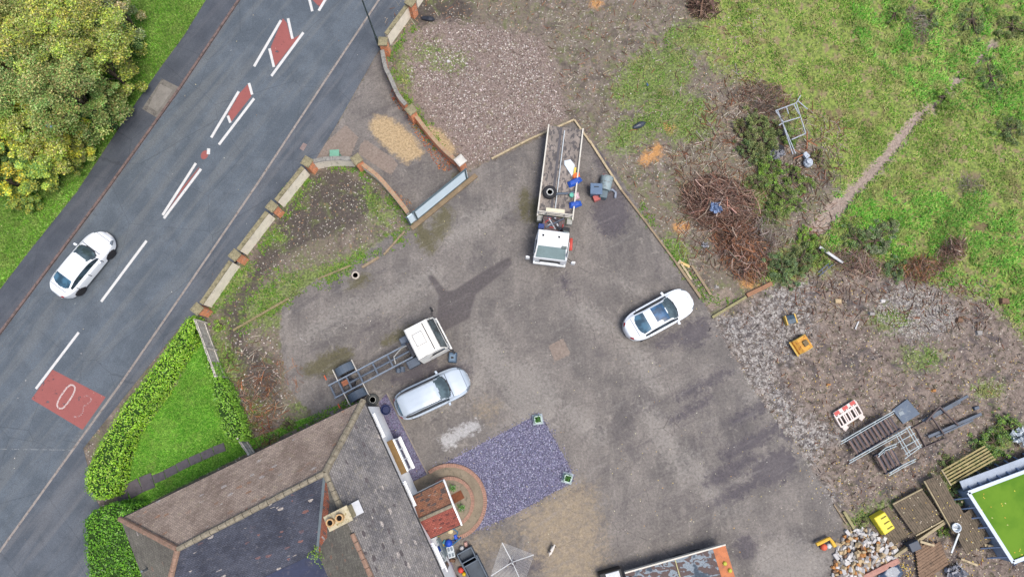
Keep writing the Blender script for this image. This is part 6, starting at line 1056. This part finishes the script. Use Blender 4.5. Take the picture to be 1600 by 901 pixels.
OL = [C(156,166,98), C(132,146,78), C(178,184,122), C(108,126,66), C(150,140,86)]; YG = [C(176,190,80), C(150,170,66), C(204,206,96), C(122,142,56)]; YE = [C(226,214,66), C(206,190,66), C(180,172,70), C(238,226,100)]; DG = [C(70,100,56), C(56,84,50), C(92,120,66)]; GR_ = [C(124,160,84), C(150,180,104), C(100,136,70)]; PALE_ = [C(176,180,146), C(150,156,122), C(130,140,110)]
T = [((30,30),6.5,2.9,OL,'olive green tree in the very top left corner'),((95,70),7,2.8,OL+YG,'olive tree second along the top edge, left of the dark gap'),((140,35),6.0,2.2,YG+OL,'yellow green tree at the top edge above the dark gap'),((176,8),4.5,1.6,PALE_+OL,'pale grey green tree at the top edge beside the verge'),((150,95),5.5,1.9,YG+OL,'yellow green tree bulging over the verge'),((20,130),6.5,2.8,OL+GR_,'mid green tree on the left edge'),((105,145),7,2.6,OL+GR_,'broad olive tree in the middle of the roadside belt'),((150,150),4.3,1.35,GR_+OL,'light green tree nearest the verge in the belt'),((60,200),5,1.9,YG+OL,'yellow green tree left of the dark evergreen'),((15,225),4.0,1.6,YE+YG+OL,'bright yellow tree on the left edge'),((45,165),4.6,1.0,YE,'small golden yellow tree amid the olive crowns'),((140,172),3.4,1.0,DG,'dark evergreen bush behind the light green tree'),((100,215),3.4,1.5,YG+YE,'yellow tinged tree behind the short street lamp'),((55,258),3.2,1.5,YG+GR_,'low yellow green bush near the lower end of the belt'),((8,282),3.0,1.3,YE+GR_,'low yellow bush at the lower left of the belt'),((28,243),3.2,1.1,GR_+DG,'dark green low bush on the left edge'),((190,58),2.6,.9,GR_+DG,'green bush spilling onto the verge near the top'),((-30,80),6,2.6,OL,'olive tree cut by the left edge of the photo'),((-30,250),4.5,1.8,GR_+YG,'green yellow bush cut by the left edge below the yellow tree'),((118,232),2.0,1.0,YG+OL,'pale yellow green bush just behind the lamp'),((80,238),2.6,1.1,YG+OL,'pale yellow green bush left of the lamp'),((34,312),1.6,.9,GR_+YG,'scrubby green clump at the bottom end of the belt'),((-25,190),5.5,2.2,YG,'yellow green tree cut by the left edge of the photo'),((104,250),1.4,.8,YG+GR_,'small scrubby bush at the verge beside the lamp')]
CO = [C(112,138,88), C(92,118,76), C(138,160,112)]; BU = [C(126,142,84), C(152,164,104), C(100,114,68)]; LM = [C(128,166,64), C(156,188,90), C(108,142,56)]
for p, h, R, cl, lb in T: tree('roadside_tree', lb, p, h, R, cl, n=int(3300*R**1.5)+1800, leaf=.125 if R > 1.2 else .11, clumps=int(10+14*R))
# scrub bushes on the rough ground
B = [((1172,232),1.1,.9,CO+BU,'dark green bush at the left end of the trailer scrub'),((1198,250),.9,.8,BU+CO,'green bush under the grey plastic scrap, left side'),((1240,272),.9,.8,LM+BU,'green bush below the trailer frame foot'),((1262,290),.6,.7,BU+LM,'low bush between the trailer frame and the dirt track'),((1280,245),.6,.6,BU+[C(140,110,80)],'brownish weed mound right of the pale scrap unit'),((1182,285),.8,.8,BU,'olive weed mound above the right side of the brushwood heap'),((1236,212),.6,.8,LM+BU,'green growth inside the abandoned trailer frame'),((1212,330),.7,.9,BU,'olive growth between the brushwood heap and the dirt track'),((1160,200),.7,.7,BU+[C(130,110,84)],'brown green weed mound left of the thin brush heap'),((1330,350),.5,.8,LM+BU,'leafy mound at the near end of the dirt track'),((1192,215),1.5,1.3,BU,'olive bush left of the abandoned trailer frame'),((1185,190),1.2,.9,BU,'olive bush just below the thin brush heap'),((1222,200),.9,.8,BU,'low bush inside the scrub at the trailer frame'),((1205,260),1.0,1.0,LM,'bright green bush below the grey plastic scrap'),((1228,310),1.2,1.2,LM+BU,'bright green bush right of the big brushwood heap'),((1222,420),1.2,1.1,CO,'blue green conifer bush at the brown timber sleeper'),((1250,405),1.2,1.1,CO+BU,'blue green conifer bush right of its twin by the sleeper'),((1280,392),1.0,.9,LM+BU,'green bush at the pale metal strip'),((1262,372),.8,.8,LM,'lime bush at the foot of the dirt track'),((1370,375),1.0,1.2,CO+PALE_,'grey green weed mound above the orange needle heap'),((1340,372),.9,.9,BU+CO,'grey green weed mound above the stick heap'),((1395,352),.7,.7,PALE_+BU,'pale weed mound in the bright field'),((1400,420),.8,.8,CO,'blue green sprays left of the orange needle heap'),((1555,690),1.0,1.0,LM+CO,'green conifer sprays beyond the upper end of the pallet'),((1580,668),.9,.9,LM+CO,'green conifer sprays near the right edge above the pool'),((1535,712),.7,.8,CO,'conifer sprays lying on the pallet'),((1500,738),.7,.7,CO+BU,'conifer sprays on the left half of the pallet'),((1497,778),.8,.7,CO,'conifer sprays on the bend of the l shaped deck'),((1480,722),.6,.6,BU,'low sprays at the upper left of the pallet'),((1475,830),.6,.5,LM+BU,'weeds beside the l shaped deck'),((1392,808),.3,.3,LM,'little weed beside the yellow tub'),((1350,815),.5,.4,BU,'weeds at the top of the rubble heap'),((450,662),.6,.5,BU,'mossy green bush by the brown roof eave'),((352,560),.7,.6,LM+BU,'pale green weeds at the board fence'),((340,508),.6,.5,LM,'bright weeds at the hedge end pillar'),((420,690),.6,.6,BU+[C(150,110,70)],'brownish bush at the eave of the brown roof'),((395,672),.5,.5,BU,'grey green weed tuft near the roof eave'),((1475,150),.8,.7,LM,'bright leafy clump beside the dirt track'),((1455,30),.7,.8,BU+CO,'green bramble right of the grey dead stems'),((1400,20),.7,.8,BU+LM,'green bramble left of the grey dead stems'),((1550,120),.6,1.2,CO+BU,'dark green bramble mound in the upper right scrub'),((1580,200),.6,1.2,BU+CO,'green bramble mound on the right edge of the field'),((1520,30),.6,1.3,BU+CO,'wide bramble mound at the top right'),((1585,40),.7,1.2,BU,'bramble mound in the top right corner'),((498,852+8),.4,.3,LM,'moss clump in the roof valley corner')]
for p, h, R, cl, lb in B:
    if 'roof valley' in lb: continue
    tree('scrub_bush', lb, p, h*.55, R*1.05, cl, n=int(2000*R**1.5)+350, leaf=.085, cat='bush', clumps=int(12+24*R), group='scrub bushes', flat=.5, cs=.6)
# moss in the valley corner of the roof
v0 = hp(497,858,ZE+.15); n = 260; leaves('moss', RNG.normal(0, 1, (n, 3))*[.22, .3, .08]+[v0[0], v0[1], v0[2]], .1, pal(LM, n), vcol_mat('leaf', .6, .2), parent=house)
# ================================================================== LOOSE STONES, CHIPPINGS, LEAVES
stm = vcol_mat('stone', .9)
def scatter(name, polys, dens, size, cols, flat=.6, filt=None, dz=0.0, w=None):
    p = pts_in(polys, dens); 
    if filt is not None: p = p[filt(p)]
    n = len(p); z = ground_z(p[:, 0], p[:, 1])+dz; tag(stones(name, np.column_stack([p, z]), RNG.uniform(*size, n), pal(cols, n, .2, w), stm, flat=flat), kind='stuff')
ctr = sdm; notter = lambda p: (np.hypot(p[:, 0]-TC[0], p[:, 1]-TC[1]) > 2.2) | (p[:, 0] > 60)
scatter('slate_chippings', [SLATE[0]], 520, (.035, .085), [C(112,111,138), C(130,129,158), C(96,95,120), C(172,172,194), C(82,81,100)], .35, notter); scatter('slate_chippings', [SLATE[1]], 160, (.04, .1), [C(110,100,124), C(128,118,146), C(92,84,106)], .35, notter)
scatter('stone_heap', [GRAVEL], 170, (.04, .11), [C(168,156,148), C(214,206,198), C(136,120,112), C(112,98,92), C(156,140,132)], .6, lambda p: RNG.random(len(p)) < np.clip((sdm([GRAVEL], *pxarr(p[:, 0], p[:, 1]))+2)/22, .1, 1)*np.clip((vnoise(p[:, 0], p[:, 1], .8, 51, 3)-.2)*3, .2, 1))
around = [(600,-20),(1200,-20),(1200,440),(1000,330),(890,180),(600,60)]
scatter('loose_stones', [around], 5, (.03, .1), [C(206,200,192), C(176,166,156), C(150,130,116), C(110,98,90)], .6, lambda p: sdm([YARD, APRON], *pxarr(p[:, 0], p[:, 1])) < 0)
scatter('loose_stones', [RUBBLE], 7, (.02, .075), [C(210,202,192), C(176,166,156), C(150,124,112), C(190,150,124), C(96,88,86)], .6); scatter('crushed_concrete', [PALE[1]], 110, (.03, .09), [C(200,196,188), C(176,170,162), C(150,144,138)], .6); scatter('crushed_concrete', PALE, 28, (.02, .08), [C(186,184,180), C(150,146,142), C(210,208,204), C(110,104,104)], .6, lambda p: vnoise(p[:, 0], p[:, 1], 1, 71, 4) > .45)
scatter('loose_stones', [SOILBEDS], 22, (.03, .08), [C(200,194,184), C(150,140,128), C(120,110,100)], .6); scatter('loose_stones', [[(340,500),(430,520),(450,640),(400,690)]], 20, (.03, .12), [C(214,208,200), C(150,140,128), C(120,100,84)], .6)
scatter('sand_grains', SAND, 60, (.02, .05), [C(214,194,160), C(180,158,120)], .5); scatter('leaf_litter_stones', [[(655,190),(720,262),(690,270),(660,225),(620,165),(608,150),(616,130)]], 130, (.04, .1), [C(176,90,50), C(150,70,44), C(204,130,70), C(110,80,50)], .3); scatter('leaf_litter_stones', [[(570,262),(640,325),(650,330),(640,312),(600,290)]], 90, (.04, .09), [C(170,96,60), C(196,140,84), C(110,80,56)], .3)
lv = vcol_mat('fallen_leaf', .7)
def fallen(polys, dens, cols, size=(.05, .11), name='fallen_leaves', filt=None):
    p = pts_in(polys, dens)
    if filt is not None: p = p[filt(p)]
    n = len(p); tag(leaves(name, np.column_stack([p, np.maximum(ground_z(p[:, 0], p[:, 1]), -.085)+.02]), RNG.uniform(*size, n), pal(cols, n, .15), lv, up=3), kind='stuff')
LFY = [C(226,204,110), C(232,224,190), C(214,170,70), C(200,190,170)]
fallen([YARD], .55, [C(226,222,206), C(220,206,150), C(176,150,110)], (.03, .08)); fallen([[(1020,560),(1310,780),(1330,1000),(960,1000),(960,700)]], .8, LFY, (.04, .09)); fallen([[(1240,560),(1600,560),(1600,900),(1320,900),(1200,620)]], 5, LFY+[C(150,110,70)], (.04, .1)); fallen([[(1390,780),(1540,700),(1540,900),(1390,900)]], 14, LFY, (.05, .12)); fallen([ROADP, R_PAVE, L_PAVE], .12, [C(226,224,214), C(210,200,160), C(160,120,90)], (.04, .09)); fallen([VG], 2.5, [C(226,222,180), C(214,200,110)], (.04, .08)); fallen([FIELD], 3, [C(214,206,160), C(150,110,80), C(226,226,190)], (.04, .09))
p = pts_in([[(1394,787),(1440,763),(1473,812),(1430,836)],[(1443,751),(1467,741),(1520,792),(1549,844),(1511,865)]], 5, .5); tag(leaves('fallen_leaves', np.column_stack([p, np.full(len(p), .62)]), .09, pal(LFY, len(p)), lv, up=3), kind='stuff')
for i, (u, v, r) in enumerate([(1120,448,.12),(700,95,.1),(1310,470,.2),(1362,490,.18),(1500,500,.2),(1380,470,.16),(1530,520,.18),(1570,470,.25),(1295,600,.12),(1460,610,.12)]):
    x, y = at(u, v, .1); mb = MB().box((0,0,r*.4), (r*2.4, r*1.6, r*1.1), taper=.7); mb.v = [(a+random.uniform(-.04,.04), b+random.uniform(-.04,.04), c+random.uniform(-.03,.03)) for a, b, c in mb.v]; o = mb.build('boulder', cols_[[1,0,2,1,4,0,1,4,3,3][i]], None, bevel=.02); o.location = (x, y, gz(x, y)); tag(o, ['grey stone at the corner of the brick paving','white stone in the upper stone heap','pale tan stone near the pale strip','grey stone in the rubble below the stick heap','brown stone at the field edge under the dark red brush','whitish stone under the orange needle heap','grey stone on the right of the rubble ground','brown lump at the grass edge near the right side','orange brown stone left of the plastic barrier','orange brown stone above the blue grey plate'][i], 'stone')

def debris(name, polys, dens, cols, ln=(.1, .5), filt=None):
    p = pts_in(polys, dens)
    if filt is not None: p = p[filt(p)]
    n = len(p); z = ground_z(p[:, 0], p[:, 1])+.03; a = RNG.uniform(0, np.pi, n); l = RNG.uniform(*ln, n)[:, None]; d = np.column_stack([np.cos(a), np.sin(a), RNG.normal(0, .12, n)]); s = np.column_stack([-np.sin(a), np.cos(a), np.zeros(n)])*RNG.uniform(.008, .025, n)[:, None]; P = np.column_stack([p, z]); u = np.array([0, 0, .03])
    V = np.stack([P-d*l/2-s, P-d*l/2+s, P+d*l/2+s, P+d*l/2-s, P-d*l/2+u, P+d*l/2+u], 1).reshape(-1, 3); f = np.array([(0, 3, 5, 4), (4, 5, 2, 1)]); Fc = (np.arange(n)*6)[:, None, None]+f[None]; tag(npmesh(name, V, Fc.reshape(-1, 4), vcol_mat('bark', .9, 0), np.repeat(pal(cols, n, .2), 6, 0)), kind='stuff')
DB = [C(190,170,146), C(140,110,90), C(110,84,70), C(206,196,180), C(160,110,84)]
debris('twig_litter', [around], 4, DB, filt=lambda p: sdm([YARD, APRON, GRAVEL], *pxarr(p[:, 0], p[:, 1])) < 0); debris('twig_litter', [[(1150,100),(1330,200),(1290,420),(1060,430),(1050,240)]], 18, DB, (.15, .8)); debris('twig_litter', [[(1220,400),(1560,440),(1540,520),(1230,500)]], 14, DB, (.1, .6)); debris('twig_litter', [RUBBLE], 4, DB+[C(80,74,76)], (.08, .35)); debris('twig_litter', [[(340,540),(400,520),(450,640),(440,690),(390,700)]], 9, DB, (.1, .7))

fallen([[(1560,640),(1600,660),(1540,700),(1440,740),(1400,780),(1330,800),(1290,760),(1430,720)]], 9, LFY, (.04, .09))
fallen([[(1340,850),(1440,860),(1450,901),(1400,901),(1350,895)]], 30, [C(232,210,90), C(222,190,70), C(190,150,80)], (.05, .12))

edge_ = np.array(resample([(720,838),(805,802),(896,751),(893,735),(848,653),(838,648),(668,738)], 700)); Wd = np.array([at(u, v) for u, v in edge_])+RNG.normal(0, .16, (700, 2)); tag(stones('slate_chippings', np.column_stack([Wd, np.full(700, .01)]), RNG.uniform(.03, .08, 700), pal([C(112,111,138), C(150,148,176), C(84,83,102)], 700), stm, flat=.35), kind='stuff')
